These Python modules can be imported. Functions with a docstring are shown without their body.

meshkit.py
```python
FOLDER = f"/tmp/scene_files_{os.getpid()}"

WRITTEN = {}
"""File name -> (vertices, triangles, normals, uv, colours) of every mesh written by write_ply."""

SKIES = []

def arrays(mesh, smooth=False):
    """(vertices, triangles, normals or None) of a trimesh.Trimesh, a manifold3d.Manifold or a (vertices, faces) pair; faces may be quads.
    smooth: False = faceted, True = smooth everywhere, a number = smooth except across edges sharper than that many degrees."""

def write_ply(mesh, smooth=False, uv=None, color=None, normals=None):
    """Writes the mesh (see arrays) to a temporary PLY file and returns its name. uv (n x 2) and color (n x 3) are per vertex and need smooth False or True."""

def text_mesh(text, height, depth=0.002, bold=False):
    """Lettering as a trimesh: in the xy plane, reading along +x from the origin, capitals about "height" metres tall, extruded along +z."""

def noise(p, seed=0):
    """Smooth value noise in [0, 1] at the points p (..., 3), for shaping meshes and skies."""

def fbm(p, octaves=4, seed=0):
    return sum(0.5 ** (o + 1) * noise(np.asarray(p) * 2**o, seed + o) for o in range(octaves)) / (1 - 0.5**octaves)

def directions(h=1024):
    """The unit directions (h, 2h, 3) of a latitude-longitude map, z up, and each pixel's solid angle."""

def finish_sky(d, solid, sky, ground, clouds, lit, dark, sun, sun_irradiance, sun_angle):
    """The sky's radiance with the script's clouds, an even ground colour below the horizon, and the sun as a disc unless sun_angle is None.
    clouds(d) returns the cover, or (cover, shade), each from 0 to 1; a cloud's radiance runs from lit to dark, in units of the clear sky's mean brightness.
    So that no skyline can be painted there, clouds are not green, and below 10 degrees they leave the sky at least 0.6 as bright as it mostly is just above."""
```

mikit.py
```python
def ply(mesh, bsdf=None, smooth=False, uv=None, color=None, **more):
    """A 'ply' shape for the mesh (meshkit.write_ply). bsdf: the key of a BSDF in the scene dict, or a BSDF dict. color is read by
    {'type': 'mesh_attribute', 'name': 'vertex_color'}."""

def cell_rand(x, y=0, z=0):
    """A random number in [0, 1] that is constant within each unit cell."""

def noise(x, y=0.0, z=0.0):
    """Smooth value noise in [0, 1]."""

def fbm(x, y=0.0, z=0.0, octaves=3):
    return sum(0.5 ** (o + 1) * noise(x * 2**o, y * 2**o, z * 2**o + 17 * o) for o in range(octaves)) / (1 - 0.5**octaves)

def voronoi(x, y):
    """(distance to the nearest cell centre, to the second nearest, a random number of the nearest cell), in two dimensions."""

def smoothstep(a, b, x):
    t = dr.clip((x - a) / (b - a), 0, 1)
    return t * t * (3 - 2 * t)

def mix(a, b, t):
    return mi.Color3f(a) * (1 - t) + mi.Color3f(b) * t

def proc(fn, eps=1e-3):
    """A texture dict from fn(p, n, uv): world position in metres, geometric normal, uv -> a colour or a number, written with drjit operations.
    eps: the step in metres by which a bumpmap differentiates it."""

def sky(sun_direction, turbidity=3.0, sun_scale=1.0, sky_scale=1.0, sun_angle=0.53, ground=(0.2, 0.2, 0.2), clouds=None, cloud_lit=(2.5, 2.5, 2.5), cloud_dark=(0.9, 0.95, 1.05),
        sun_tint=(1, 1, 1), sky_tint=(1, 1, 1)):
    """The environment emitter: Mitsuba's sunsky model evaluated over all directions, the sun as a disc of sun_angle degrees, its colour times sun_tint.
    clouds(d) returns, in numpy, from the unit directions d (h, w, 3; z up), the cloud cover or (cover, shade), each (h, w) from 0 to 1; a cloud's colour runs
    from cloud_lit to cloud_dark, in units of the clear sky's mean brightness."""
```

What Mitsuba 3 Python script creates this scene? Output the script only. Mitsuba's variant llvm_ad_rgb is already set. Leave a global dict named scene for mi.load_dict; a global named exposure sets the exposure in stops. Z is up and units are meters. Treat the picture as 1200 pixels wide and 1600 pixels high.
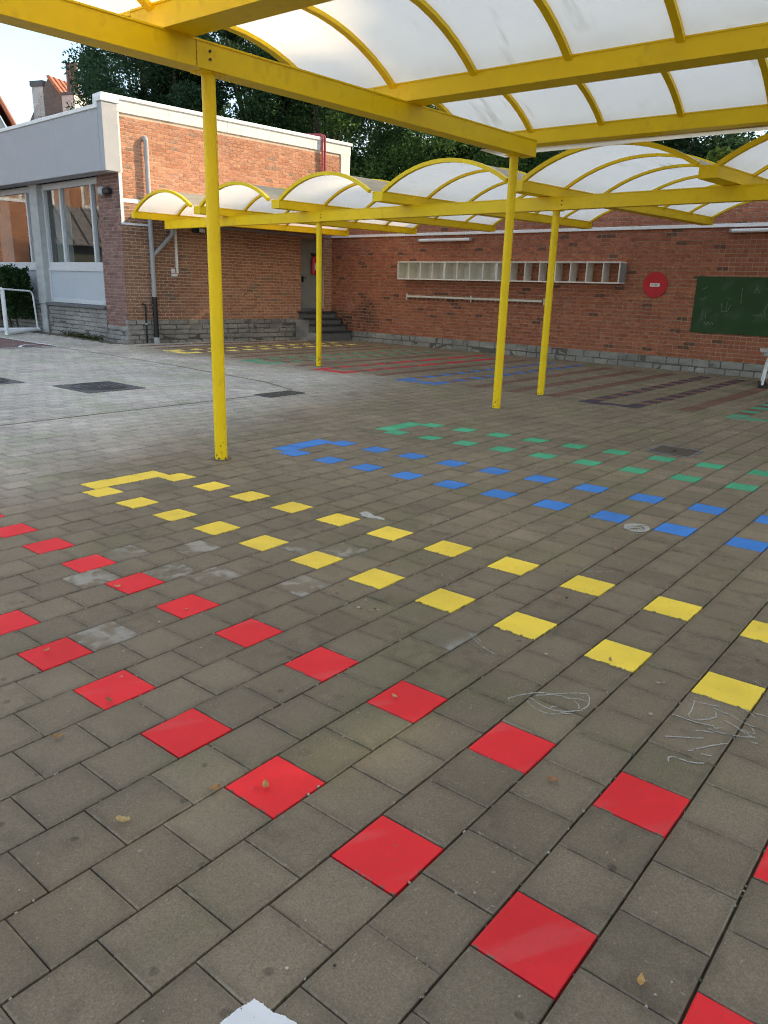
import math, random
import numpy as np, trimesh, drjit as dr, mitsuba as mi, mikit, meshkit
from mikit import proc, noise, fbm, cell_rand, smoothstep, mix
T = mi.ScalarTransform4f
rng = np.random.default_rng(7)
random.seed(7)
scene, labels = {'type': 'scene'}, {}

# ---------------------------------------------------------------- camera, sky, exposure
CAM = np.array([-1.110, -0.4324, 1.3205])
YAW, PITCH, ROLL, FPX = math.radians(39.062), math.radians(16.647), math.radians(1.705), 1173.42
fw = np.array([math.cos(YAW)*math.cos(PITCH), math.sin(YAW)*math.cos(PITCH), -math.sin(PITCH)])
rt = np.array([math.sin(YAW), -math.cos(YAW), 0.0]); up = np.cross(rt, fw)
up2 = -rt*math.sin(ROLL) + up*math.cos(ROLL)
scene['camera'] = {'type': 'perspective', 'fov': math.degrees(2*math.atan(600/FPX)), 'fov_axis': 'x',
                   'near_clip': 0.02, 'far_clip': 2000.0,
                   'to_world': T().look_at(origin=CAM.tolist(), target=(CAM+fw).tolist(), up=up2.tolist())}
SUN = np.array([0.8*math.cos(math.radians(29)), -0.6*math.cos(math.radians(29)), math.sin(math.radians(29))])
def cloud_cover(d):
    a = np.arctan2(d[..., 1], d[..., 0]); z = np.clip(d[..., 2], 0.02, 1)
    u, v = d[..., 0]/(z+.25), d[..., 1]/(z+.25)
    n = 0.5+0.25*np.sin(2.1*u+1.3*v+.7)+0.2*np.sin(4.3*v-2.2*u)+0.12*np.sin(9.1*u+3*v)
    return .18+np.clip(n-.2, 0, 1)*0.45, np.clip(0.25+0.2*np.sin(3*u+2*v), 0, 1)
scene['sky'] = mikit.sky(SUN.tolist(), turbidity=3.0, sun_scale=0.41, sun_angle=1.5, clouds=cloud_cover,
                         cloud_lit=(1.75, 1.66, 1.53), cloud_dark=(1.25, 1.20, 1.14), sky_tint=(1.08, 1.0, .90))
exposure = 3.65

# ---------------------------------------------------------------- frames and the lie of the land
TX, TY = 0.001457707, -0.015909785
def ground(X, Y):
    X = np.asarray(X, float); Y = np.asarray(Y, float)
    near = TX*X + TY*Y - .015*np.maximum(0, X-5.5)
    far = -.105 - .030*np.clip((X-9.5)/5.3, 0, 1) + .035*np.clip((Y-16)/2, 0, 1)*np.clip((X-8.0)/.6, 0, 1)
    return np.maximum(near, far)
W1, W2 = math.radians(87.566), math.radians(-5.294)
d1 = np.array([math.cos(W1), math.sin(W1), 0]); d2 = np.array([math.cos(W2), math.sin(W2), 0])
n1 = np.array([-d1[1], d1[0], 0]); n2 = np.array([d2[1], -d2[0], 0])      # outward: towards the yard
ZU = np.array([0, 0, 1.0])
FW = (np.array([14.80, 7.0, 0]), d1, n1)     # wall with the chalkboard
FB = (np.array([8.92, 15.49, 0]), d2, n2)    # school wall with the downpipe
FL = (np.array([8.92, 15.49, 0]), d1, n1)    # school wall with the windows
FX = (np.zeros(3), np.array([1.0, 0, 0]), np.array([0, 1.0, 0]))
def P(F, s, o, z): return F[0] + F[1]*s + F[2]*o + ZU*z

# ---------------------------------------------------------------- mesh helpers
class MB:
    def __init__(self): self.v, self.f, self.c, self.n = [], [], [], 0
    def add(self, v, f, col=None):
        v = np.asarray(v, float); f = np.asarray(f, int)
        if f.shape[1] == 4: f = np.vstack([f[:, [0, 1, 2]], f[:, [0, 2, 3]]])
        self.v.append(v); self.f.append(f+self.n); self.n += len(v)
        if col is not None: self.c.append(np.broadcast_to(np.asarray(col, float), (len(v), 3)))
        return self
    def tm(self, m, col=None): return self.add(m.vertices, m.faces, col)
    def mesh(self): return np.vstack(self.v), np.vstack(self.f)
BF = np.array([[0, 3, 2, 1], [4, 5, 6, 7], [0, 1, 5, 4], [1, 2, 6, 5], [2, 3, 7, 6], [3, 0, 4, 7]])
def hexa(p):     # 8 corners: bottom loop, top loop; winding fixed
    p = np.asarray(p, float)
    if np.dot(np.cross(p[1]-p[0], p[3]-p[0]), p[4]-p[0]) < 0: return p, BF[:, ::-1]
    return p, BF
def fbox(mb, F, s0, s1, o0, o1, z0, z1, col=None, ch=0.0):
    if ch <= 0:
        v, f = hexa([P(F, s, o, z) for z in (z0, z1) for s, o in ((s0, o0), (s1, o0), (s1, o1), (s0, o1))])
        return mb.add(v, f, col)
    v, f = chamfer_box(abs(s1-s0), abs(o1-o0), abs(z1-z0), ch)
    c = P(F, (s0+s1)/2, (o0+o1)/2, (z0+z1)/2)
    A = np.stack([F[1], F[2], ZU], 1)
    v = v@A.T + c
    return mb.add(v, f if np.linalg.det(A) > 0 else f[:, ::-1], col)
_cb = {}
def chamfer_box(a, b, c, ch):
    key = (round(a, 4), round(b, 4), round(c, 4), ch)
    if key not in _cb:
        ch = min(ch, a*.3, b*.3, c*.3); a, b, c = a/2, b/2, c/2; pts = []
        for x in (-1, 1):
            for y in (-1, 1):
                for z in (-1, 1):
                    pts += [(x*(a-ch), y*(b-ch), z*c), (x*(a-ch), y*b, z*(c-ch)), (x*a, y*(b-ch), z*(c-ch))]
        h = trimesh.convex.convex_hull(np.array(pts))
        _cb[key] = (np.array(h.vertices), np.array(h.faces))
    return _cb[key]
def sweep(points, radii, sides=12, cap=True):
    p = np.asarray(points, float); r = np.broadcast_to(radii, (len(p),))
    t = np.gradient(p, axis=0); t /= np.linalg.norm(t, axis=1, keepdims=True)
    a = np.cross(t[0], [0, 0, 1.0]); 
    if np.linalg.norm(a) < .1: a = np.cross(t[0], [1.0, 0, 0])
    a /= np.linalg.norm(a); V = []
    ang = np.arange(sides)*2*np.pi/sides
    for i in range(len(p)):
        a = a-t[i]*np.dot(a, t[i]); a /= np.linalg.norm(a); b = np.cross(t[i], a)
        V.append(p[i]+r[i]*(np.cos(ang)[:, None]*a+np.sin(ang)[:, None]*b))
    V = np.vstack(V); i, j = np.meshgrid(np.arange(len(p)-1), np.arange(sides), indexing='ij')
    q = np.stack([i*sides+j, i*sides+(j+1) % sides, (i+1)*sides+(j+1) % sides, (i+1)*sides+j], -1).reshape(-1, 4)
    f = np.vstack([q[:, [0, 1, 2]], q[:, [0, 2, 3]]])
    if cap:
        n = len(V); V = np.vstack([V, p[0], p[-1]]); k = np.arange(sides); e = (len(p)-1)*sides
        f = np.vstack([f, np.stack([np.full(sides, n), (k+1) % sides, k], 1), np.stack([np.full(sides, n+1), e+k, e+(k+1) % sides], 1)])
    return V, f
def bend(pts, r=.08, n=5):   # rounds the corners of a polyline
    pts = [np.asarray(p, float) for p in pts]; out = [pts[0]]
    for a, b, c in zip(pts, pts[1:], pts[2:]):
        u, w = a-b, c-b; k = min(r, np.linalg.norm(u)*.45, np.linalg.norm(w)*.45)
        u = b+u/np.linalg.norm(u)*k; w = b+w/np.linalg.norm(w)*k
        for t in np.linspace(0, 1, n): out.append((1-t)**2*u+2*t*(1-t)*b+t*t*w)
    return out+[pts[-1]]
count = {}
def key_for(name):
    n = count.get(name, -1)+1; count[name] = n
    return name if n == 0 else f'{name}_{n:03d}'
def tag(k, label=None, cat=None, group=None, kind=None):
    d = labels.setdefault(k, {})
    for a, b in (('label', label), ('category', cat), ('group', group), ('kind', kind)):
        if b: d[a] = b
    return k
def thing(name, label, cat, group=None): return tag(key_for(name), label, cat, group)
def put(name, mesh, mat, parent=None, smooth=False, color=None, to_world=None):
    k = key_for((parent+'__' if parent else '')+name)
    if isinstance(mesh, MB):
        color = np.vstack(mesh.c) if mesh.c else color
        mesh = mesh.mesh()
    scene[k] = mikit.ply(mesh, mat, smooth=smooth, color=color) if not isinstance(mesh, dict) else dict(mesh)
    if to_world is not None: scene[k]['to_world'] = to_world
    return k
def M4(cols, t): 
    m = np.eye(4); m[:3, 0], m[:3, 1], m[:3, 2], m[:3, 3] = cols[0], cols[1], cols[2], t
    return T(m)
def one(name, label, cat, mesh, mat, group=None, smooth=False):
    return tag(put(name, mesh, mat, smooth=smooth), label, cat, group)

# ---------------------------------------------------------------- materials
def mat(name, d): scene[name] = {'type': 'twosided', 'b': d} if d['type'] in ('principled', 'diffuse', 'roughplastic') else d
def plain(name, c, rough=.6, spec=.4, metal=0.0, grain=0.08, scale=6.0, **kw):
    c = np.asarray(c, float)
    def fn(p, n, uv):
        k = fbm(p.x*scale+3*p.z, p.y*scale, p.z*scale, 3)
        return mi.Color3f(*c.tolist())*(1+grain*2*(k-.5))
    mat(name, {'type': 'principled', 'base_color': proc(fn) if grain else {'type': 'rgb', 'value': c.tolist()}, 'roughness': rough, 'specular': spec, 'metallic': metal, **kw})
S, ASP = 0.2, 1.0115
def slab_tone(p):
    u = p.x/S; r = dr.floor(p.y/(S*ASP)); c = dr.floor(u-.5*(r-2*dr.floor(r/2)))
    return cell_rand(c, r, 3), cell_rand(c, r, 9)
def stains(p):
    a = fbm(p.x*1.1+5, p.y*1.1, 0.0, 4); b = fbm(p.x*7, p.y*7, 3.0, 3); g = .6*noise(p.x*420, p.y*420, 0.0)+.4*noise(p.x*230, p.y*230, 4.0)
    d1_, d2_, wh = mikit.voronoi(p.x*3.1, p.y*3.1); gum = (1-smoothstep(.03, .055, d1_+.02*noise(p.x*90, p.y*90, 1.0)))*smoothstep(.62, .66, wh)
    blot = smoothstep(.66, .80, noise(p.x*5.3+9, p.y*5.3, 1.0))*smoothstep(.5, .8, noise(p.x*23, p.y*23, 2.0))
    return (0.80+.40*a)*(0.86+.28*b)*(.72+.56*g)*(1-.16*blot)*(1-.38*gum)
def slab_fn(p, n, uv):
    t, h = slab_tone(p); r_ = dr.floor(p.y/(S*ASP))
    e = .35*(fbm(p.x*1.7, p.y*1.7, 11.0, 3)-.5)
    roofed = dr.maximum(1-smoothstep(4.3, 6.6, p.y+2*e-.35*(p.x-2.7)), smoothstep(7.6, 9.2, p.x+e)*(1-smoothstep(13.8, 15.0, p.y+e)))   # brown dust, plus canopy shade painted into the slab colour
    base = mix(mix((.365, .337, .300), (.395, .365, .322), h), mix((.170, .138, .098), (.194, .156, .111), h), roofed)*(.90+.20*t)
    moss = smoothstep(.52, .75, fbm(p.x*2.2, p.y*2.2+40, 7.0, 3))
    base = mix(base, base*mi.Color3f(.84, .95, .78), .6*moss)
    speck = smoothstep(.93, .97, noise(p.x*150, p.y*150, 5.0))
    fu = p.x/S-.5*(r_-2*dr.floor(r_/2)); fu = fu-dr.floor(fu); fv = p.y/(S*ASP)-r_
    ed = dr.minimum(dr.minimum(fu, 1-fu), dr.minimum(fv, 1-fv))*S          # metres to the slab's edge: arrises worn pale, dirt beside the joint
    worn = (1-smoothstep(.002, .008, ed))*smoothstep(.40, .62, fbm(p.x*25, p.y*25, 3.0, 3))
    base = mix(base, base*1.45, worn)*(1-.16*(1-smoothstep(.006, .035, ed)))
    return mix(base*stains(p), (.42, .40, .36), .35*speck)
def slab_bump(p, n, uv): return .0008*noise(p.x*300, p.y*300, 1.0)+.0012*fbm(p.x*40, p.y*40, 2.0, 2)
def bumped(d, fn, eps=1e-3): return {'type': 'bumpmap', 'tex': proc(fn, eps), 'scale': 1.0, 'b': d}
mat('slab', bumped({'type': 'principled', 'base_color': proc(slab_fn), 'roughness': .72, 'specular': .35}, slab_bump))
def chalky_fn(p, n, uv):
    wx = p.x+.05*noise(p.x*17, p.y*17, 1.0); wy = p.y+.05*noise(p.x*17, p.y*17, 8.0)
    k = smoothstep(.36, .72, fbm(wx*19, wy*19, 2.0, 4))*smoothstep(.30, .62, fbm(p.x*5.3, p.y*5.3, 7.0, 2))
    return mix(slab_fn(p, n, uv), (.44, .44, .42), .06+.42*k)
mat('chalky_slab', {'type': 'principled', 'base_color': proc(chalky_fn), 'roughness': .85, 'specular': .2})
def brown_fn(p, n, uv): return mix((.125, .068, .050), (.150, .086, .064), cell_rand(dr.floor(p.x/.22), dr.floor(p.y/.2125), 4))*stains(p)
mat('brown_slab', {'type': 'principled', 'base_color': proc(brown_fn), 'roughness': .75, 'specular': .3})
def paint_bump(p, n, uv): return .0007*noise(p.x*260, p.y*260, 1.0)+.0012*fbm(p.x*40, p.y*40, 2.0, 2)+.0006*fbm(p.x*90+p.y*30, p.y*24, 5.0, 2)
def paint(name, c, wear, rough):
    c = np.asarray(c, float)
    def fn(p, n, uv):
        t, h = slab_tone(p)
        k = fbm(p.x*31, p.y*31, 4.0, 4)
        w = smoothstep(.97-wear, 1.04-wear*.7, k)
        fu = p.x/S; r_ = dr.floor(p.y/(S*ASP)); fu = fu-.5*(r_-2*dr.floor(r_/2)); fu = fu-dr.floor(fu); fv = p.y/(S*ASP)-r_
        ed = dr.minimum(dr.minimum(fu, 1-fu), dr.minimum(fv, 1-fv))*S
        w = dr.maximum(w, (1-smoothstep(.002, .0065, ed))*smoothstep(.58, .66, fbm(p.x*47, p.y*47, 9.0, 3)))
        scuff = smoothstep(.62, .85, fbm(p.x*9+p.y*14, p.y*5, 8.0, 3))
        col = mi.Color3f(*c.tolist())*(.90+.14*t)*(.88+.24*fbm(p.x*6, p.y*6, 1.0, 3))
        col = mix(col, col*.75+mi.Color3f(.10, .095, .09), .30*scuff)
        speck = smoothstep(.90, .95, noise(p.x*170, p.y*170, 6.0))
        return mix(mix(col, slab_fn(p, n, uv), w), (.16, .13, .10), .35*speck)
    mat(name, bumped({'type': 'principled', 'base_color': proc(fn), 'roughness': rough, 'specular': .22}, paint_bump))
paint('red_paint', (.74, .028, .036), .10, .62); paint('yellow_paint', (.84, .62, .075), .12, .65)
paint('blue_paint', (.050, .205, .60), .14, .65); paint('green_paint', (.065, .36, .20), .16, .65)
paint('worn_red_paint', (.47, .035, .05), .30, .6); paint('worn_yellow_paint', (.78, .62, .16), .10, .6)
paint('worn_blue_paint', (.05, .15, .40), .26, .6); paint('worn_green_paint', (.07, .27, .17), .36, .6)
paint('purple_paint', (.055, .042, .060), .22, .65); paint('white_paint', (.72, .74, .76), .12, .5)
paint('court_paint', (.135, .085, .080), .2, .7); paint('line_paint', (.66, .67, .68), .08, .6)
plain('joint_sand', (.115, .098, .074), .95, .1, grain=.3, scale=60)
plain('garden_soil', (.10, .085, .06), .95, .1, grain=.4, scale=2)
plain('chalk', (.37, .37, .35), .95, .1, grain=.35, scale=160)
def yellow_fn(p, n, uv):
    g = fbm(p.x*4+p.z*2, p.y*4, p.z*4, 4); d = smoothstep(.62, .80, fbm(p.x*13, p.y*13, p.z*7, 3))
    low = 1-smoothstep(.02, .30, p.z+.09)
    chip = smoothstep(.72, .78, noise(p.x*60, p.y*60, p.z*38))*low
    c = mi.Color3f(.85, .590, .004)*(.92+.16*g)
    c = mix(c, (.40, .26, .02), .16*d)
    rust = smoothstep(.70, .82, fbm(p.x*16, p.y*16, p.z*2.2, 3))*(1-smoothstep(.1, .9, p.z+.09))
    return mix(mix(c, (.36, .17, .05), .45*rust), (.16, .10, .05), chip)
mat('yellow_steel', {'type': 'principled', 'base_color': proc(yellow_fn), 'roughness': .42, 'specular': .28})
def poly_fn(p, n, uv):
    g = fbm(p.x*1.3, p.y*1.3, p.z*2, 4); s = smoothstep(.56, .8, fbm(p.x*1.4+7, p.y*9, 1.0, 4))
    hz = p.z-dr.select((p.y < 5.45) & (p.x < 7.75), mi.Float(3.11), mi.Float(2.70))
    eave = (1-smoothstep(-.01, .13, hz))*(.35+.65*fbm(p.x*7, p.y*7, 3.0, 3))
    s = dr.maximum(s*smoothstep(.5, .75, g), .75*eave)
    return mix((.92, .875, .785), (.52, .47, .36), .55*s)*(.95+.1*g)
scene['polycarbonate'] = {'type': 'principledthin', 'base_color': proc(poly_fn), 'roughness': .4, 'diff_trans': 1.5}
def brick_mat(name, F, L, ch, z0, tones, spread, soot=None, grey_low=None):
    o = F[0]; a = F[1]
    def fn(p, n, uv):
        s = (p.x-float(o[0]))*float(a[0])+(p.y-float(o[1]))*float(a[1]); r = dr.floor((p.z-z0)/ch)
        par = r-2*dr.floor(r/2); c = dr.floor((s/L-.5*par)*2)
        c2 = dr.floor(s/L-.5*par)
        t = cell_rand(c2 if soot is None else dr.select(par > .5, c, c2), r, 1); u = cell_rand(c2, r, 5)
        col = mix(tones[0], tones[1], t); col = dr.select(u > .965, mi.Color3f(*tones[2]), col)
        col = col*(1-spread+2*spread*cell_rand(c, r, 7))*(.80+.40*fbm(p.x*30, p.y*30, p.z*44, 3))
        col = col*(.88+.24*fbm(s*.6, p.z*.9, 2.0, 3))
        if soot is not None:
            k = smoothstep(.35, .75, fbm(s*1.4, p.z*1.2, 3.0, 3)+soot(s, p.z))
            col = mix(col, (.035, .026, .022), .92*k*(.35+.65*cell_rand(c, r, 11)))
        if grey_low is not None: col = mix(col, col*mi.Color3f(.48, .57, .64), grey_low(s, p.z)*(.7+.3*fbm(s*2, p.z*2, 6.0, 2)))
        eff = smoothstep(.63, .82, fbm(s*2.1, p.z*2.6, 9.0, 4))
        return mix(col, (.34, .28, .24), .16*eff)
    mat(name, {'type': 'principled', 'base_color': proc(fn), 'roughness': .85, 'specular': .25})
WZ0, BZ0, LZ0 = .125, .430, .640
brick_mat('dark_brick', FW, .215, .080, WZ0, ((.290, .098, .056), (.370, .135, .076), (.15, .070, .048)), .10,
          soot=lambda s, z: .42*smoothstep(5.0, 7.6, s)*smoothstep(1.35, .55, z)*smoothstep(-.1, .3, z)*1.5-.42)
brick_mat('orange_brick', FB, .215, .075, BZ0, ((.40, .175, .100), (.50, .255, .155), (.31, .19, .13)), .13, grey_low=lambda s, z: (1-.75*smoothstep(.9, 2.4, s))*(1-smoothstep(2.6, 3.1, z)))  # bricks darker and greyer below the upper wall, most near the corner
brick_mat('pier_brick', FL, .215, .075, BZ0, ((.19, .105, .088), (.26, .150, .125), (.14, .09, .08)), .16)
plain('dark_mortar', (.40, .30, .22), .95, .1, grain=.3, scale=8)
plain('pier_mortar', (.34, .28, .25), .95, .1, grain=.25, scale=8)
plain('pale_mortar', (.60, .49, .39), .95, .1, grain=.25, scale=8)
mat('stone', {'type': 'principled', 'base_color': {'type': 'mesh_attribute', 'name': 'vertex_color'}, 'roughness': .9, 'specular': .2})
def stone_fn(p, n, uv):
    q = fbm(p.x*18+p.y*18, p.z*24, p.y*9, 4); b = fbm(p.x*1.7+p.y*1.7, p.z*3, 3.0, 3); t = noise(p.x*3.3+p.y*3.3, p.z*11, 5.0)
    return mix((.17, .165, .155), (.37, .355, .325), .55*q+.45*t)*(.65+.7*b)
mat('plinth_rock', {'type': 'principled', 'base_color': proc(stone_fn), 'roughness': .9, 'specular': .2})
plain('plinth_mortar', (.12, .11, .10), .95, .1, grain=.3)
plain('cladding', (.37, .385, .41), .55, .4, grain=.05, scale=2)
plain('white_trim', (.78, .79, .79), .5, .4, grain=.05)
plain('pale_cladding', (.66, .675, .66), .55, .4, grain=.06, scale=2)
plain('concrete', (.40, .41, .40), .9, .2, grain=.18, scale=9)
plain('window_frame_paint', (.56, .575, .59), .45, .4, grain=.04)
plain('panel_paint', (.45, .485, .52), .45, .4, grain=.04, scale=2)
plain('bluestone', (.135, .135, .135), .8, .3, grain=.25, scale=12)
plain('dark_bluestone', (.045, .045, .048), .7, .3, grain=.25, scale=12)
plain('grey_pipe', (.36, .375, .40), .5, .4, grain=.08)
plain('black_iron', (.018, .018, .02), .5, .4, grain=.2)
plain('red_pipe_paint', (.30, .05, .07), .5, .4, grain=.1)
plain('dark_room', (.10, .105, .10), .9, .1, grain=0)
plain('curtain', (.22, .26, .25), .9, .1, grain=.1, scale=20)
plain('door_paint', (.23, .255, .235), .5, .4, grain=.08)
plain('beige_board', (.66, .64, .58), .6, .3, grain=.06)
plain('board_edge', (.82, .81, .77), .6, .3, grain=.05)
plain('board_side', (.30, .285, .285), .6, .3, grain=.05)
plain('sign_red', (.48, .006, .014), .5, .4, grain=.05)
plain('label_white', (.78, .70, .68), .6, .3, grain=0)
plain('ink', (.25, .18, .18), .7, .2, grain=0)
def board_fn(p, n, uv):
    k = fbm(p.y*2.2, p.z*3.1, 1.0, 4); m = smoothstep(.55, .8, fbm(p.y*5+p.z*3, p.z*4, 6.0, 3))
    return mix(mi.Color3f(.030, .066, .026)*(.8+.4*k), (.10, .14, .10), .25*m)
mat('board_green', {'type': 'principled', 'base_color': proc(board_fn), 'roughness': .75, 'specular': .2})
plain('extinguisher_red', (.42, .012, .018), .3, .5, grain=0)
plain('white_enamel', (.74, .75, .77), .35, .5, grain=.06)
plain('cast_iron', (.085, .082, .085), .7, .4, grain=.3, scale=30)
plain('collar_mortar', (.13, .11, .085), .95, .1, grain=.4, scale=40)
plain('rusty_bar', (.10, .092, .075), .8, .3, grain=.4, scale=25)
plain('inspection_lid', (.072, .058, .046), .75, .3, grain=.35, scale=25)
plain('table_top', (.42, .40, .36), .5, .4, grain=.1)
plain('roofing', (.16, .16, .165), .9, .2, grain=.2, scale=3)
plain('stucco', (.58, .56, .52), .9, .2, grain=.12, scale=2)
plain('chimney_brick', (.185, .15, .13), .9, .2, grain=.3, scale=8)
plain('clay_pot', (.22, .16, .13), .8, .3, grain=.15)
plain('roof_tile', (.36, .14, .085), .8, .3, grain=.35, scale=5)
plain('shed_roof', (.16, .15, .145), .55, .4, grain=.15)
plain('shed_wall', (.07, .075, .06), .8, .2, grain=.2)
plain('far_brick', (.40, .19, .11), .9, .2, grain=.2, scale=5)
plain('far_mortar', (.44, .30, .22), .95, .1, grain=.1)
plain('bark', (.075, .060, .048), .95, .1, grain=.4, scale=14)
scene['glass'] = {'type': 'thindielectric', 'int_ior': 1.85}
scene['dark_pane'] = {'type': 'roughplastic', 'diffuse_reflectance': {'type': 'rgb', 'value': [.015, .017, .018]}, 'alpha': .05}
scene['leaf'] = {'type': 'principledthin', 'base_color': {'type': 'mesh_attribute', 'name': 'vertex_color'}, 'roughness': .5, 'diff_trans': 1.0}
mat('dry_leaf', {'type': 'principled', 'base_color': {'type': 'mesh_attribute', 'name': 'vertex_color'}, 'roughness': .7, 'specular': .3})
mat('crumb', {'type': 'principled', 'base_color': {'type': 'mesh_attribute', 'name': 'vertex_color'}, 'roughness': .9, 'specular': .2})

# ---------------------------------------------------------------- ground and pavement
def sheet(x0, x1, y0, y1, step, zoff):
    xs = np.linspace(x0, x1, int((x1-x0)/step)+1); ys = np.linspace(y0, y1, int((y1-y0)/step)+1)
    X, Y = np.meshgrid(xs, ys); n = len(xs)
    v = np.stack([X.ravel(), Y.ravel(), (ground(X, Y)+zoff).ravel()], 1)
    i, j = np.meshgrid(np.arange(len(ys)-1), np.arange(n-1), indexing='ij'); k = (i*n+j).ravel()
    return v, np.stack([k, k+1, k+n+1, k+n], 1)
v = np.array([[-600, -600, -.42], [600, -600, -.42], [600, 600, -.42], [-600, 600, -.42.__float__()]])
tag(put('ground', (v, np.array([[0, 1, 2, 3]])), 'garden_soil'), 'bare soil of the gardens behind the school walls', 'ground', kind='structure')
pav = tag(put('pavement', sheet(-5, 15.3, -6, 31, .35, -.016), 'joint_sand'), 'school yard pavement of square concrete slabs in staggered rows', 'pavement', kind='structure')

def slab_template(a, b, h=.03, bev=.003):
    def ring(i, z): return [[-a/2+i, -b/2+i, z], [a/2-i, -b/2+i, z], [a/2-i, b/2-i, z], [-a/2+i, b/2-i, z]]
    v = np.array(ring(0, -h)+ring(0, -bev)+ring(bev, 0))
    f = [[8, 9, 10, 11]]
    for r in (0, 4):
        for k in range(4): f.append([r+k, r+(k+1) % 4, r+4+(k+1) % 4, r+4+k])
    f = np.array(f); return v, np.vstack([f[:, [0, 1, 2]], f[:, [0, 2, 3]]])
def slab_frames(X, Y, jit=1.0):
    n = len(X); e = .05
    gx = (ground(X+e, Y)-ground(X-e, Y))/(2*e)+rng.normal(0, .0035, n)*jit
    gy = (ground(X, Y+e)-ground(X, Y-e))/(2*e)+rng.normal(0, .0035, n)*jit
    z = ground(X, Y)+rng.normal(0, .0009, n)*jit; a = rng.normal(0, .0035, n)*jit
    c, s = np.cos(a), np.sin(a)
    A = np.zeros((n, 3, 3)); A[:, 0, 0] = c; A[:, 1, 0] = s; A[:, 2, 0] = gx; A[:, 0, 1] = -s; A[:, 1, 1] = c; A[:, 2, 1] = gy
    A[:, 0, 2] = -gx; A[:, 1, 2] = -gy; A[:, 2, 2] = 1
    return A, np.stack([X, Y, z], 1)
def slab_stuff(tpl, A, t):
    v, f = tpl; n = len(t)
    V = np.einsum('nij,kj->nki', A, v)+t[:, None]
    return V.reshape(-1, 3), (f[None]+(np.arange(n)*len(v))[:, None, None]).reshape(-1, 3)
near_tpl = slab_template(S-.0030, S*ASP-.0062)
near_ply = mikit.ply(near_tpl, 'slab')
paint_tpl = slab_template(S-.0045, S*ASP-.0075)
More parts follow.
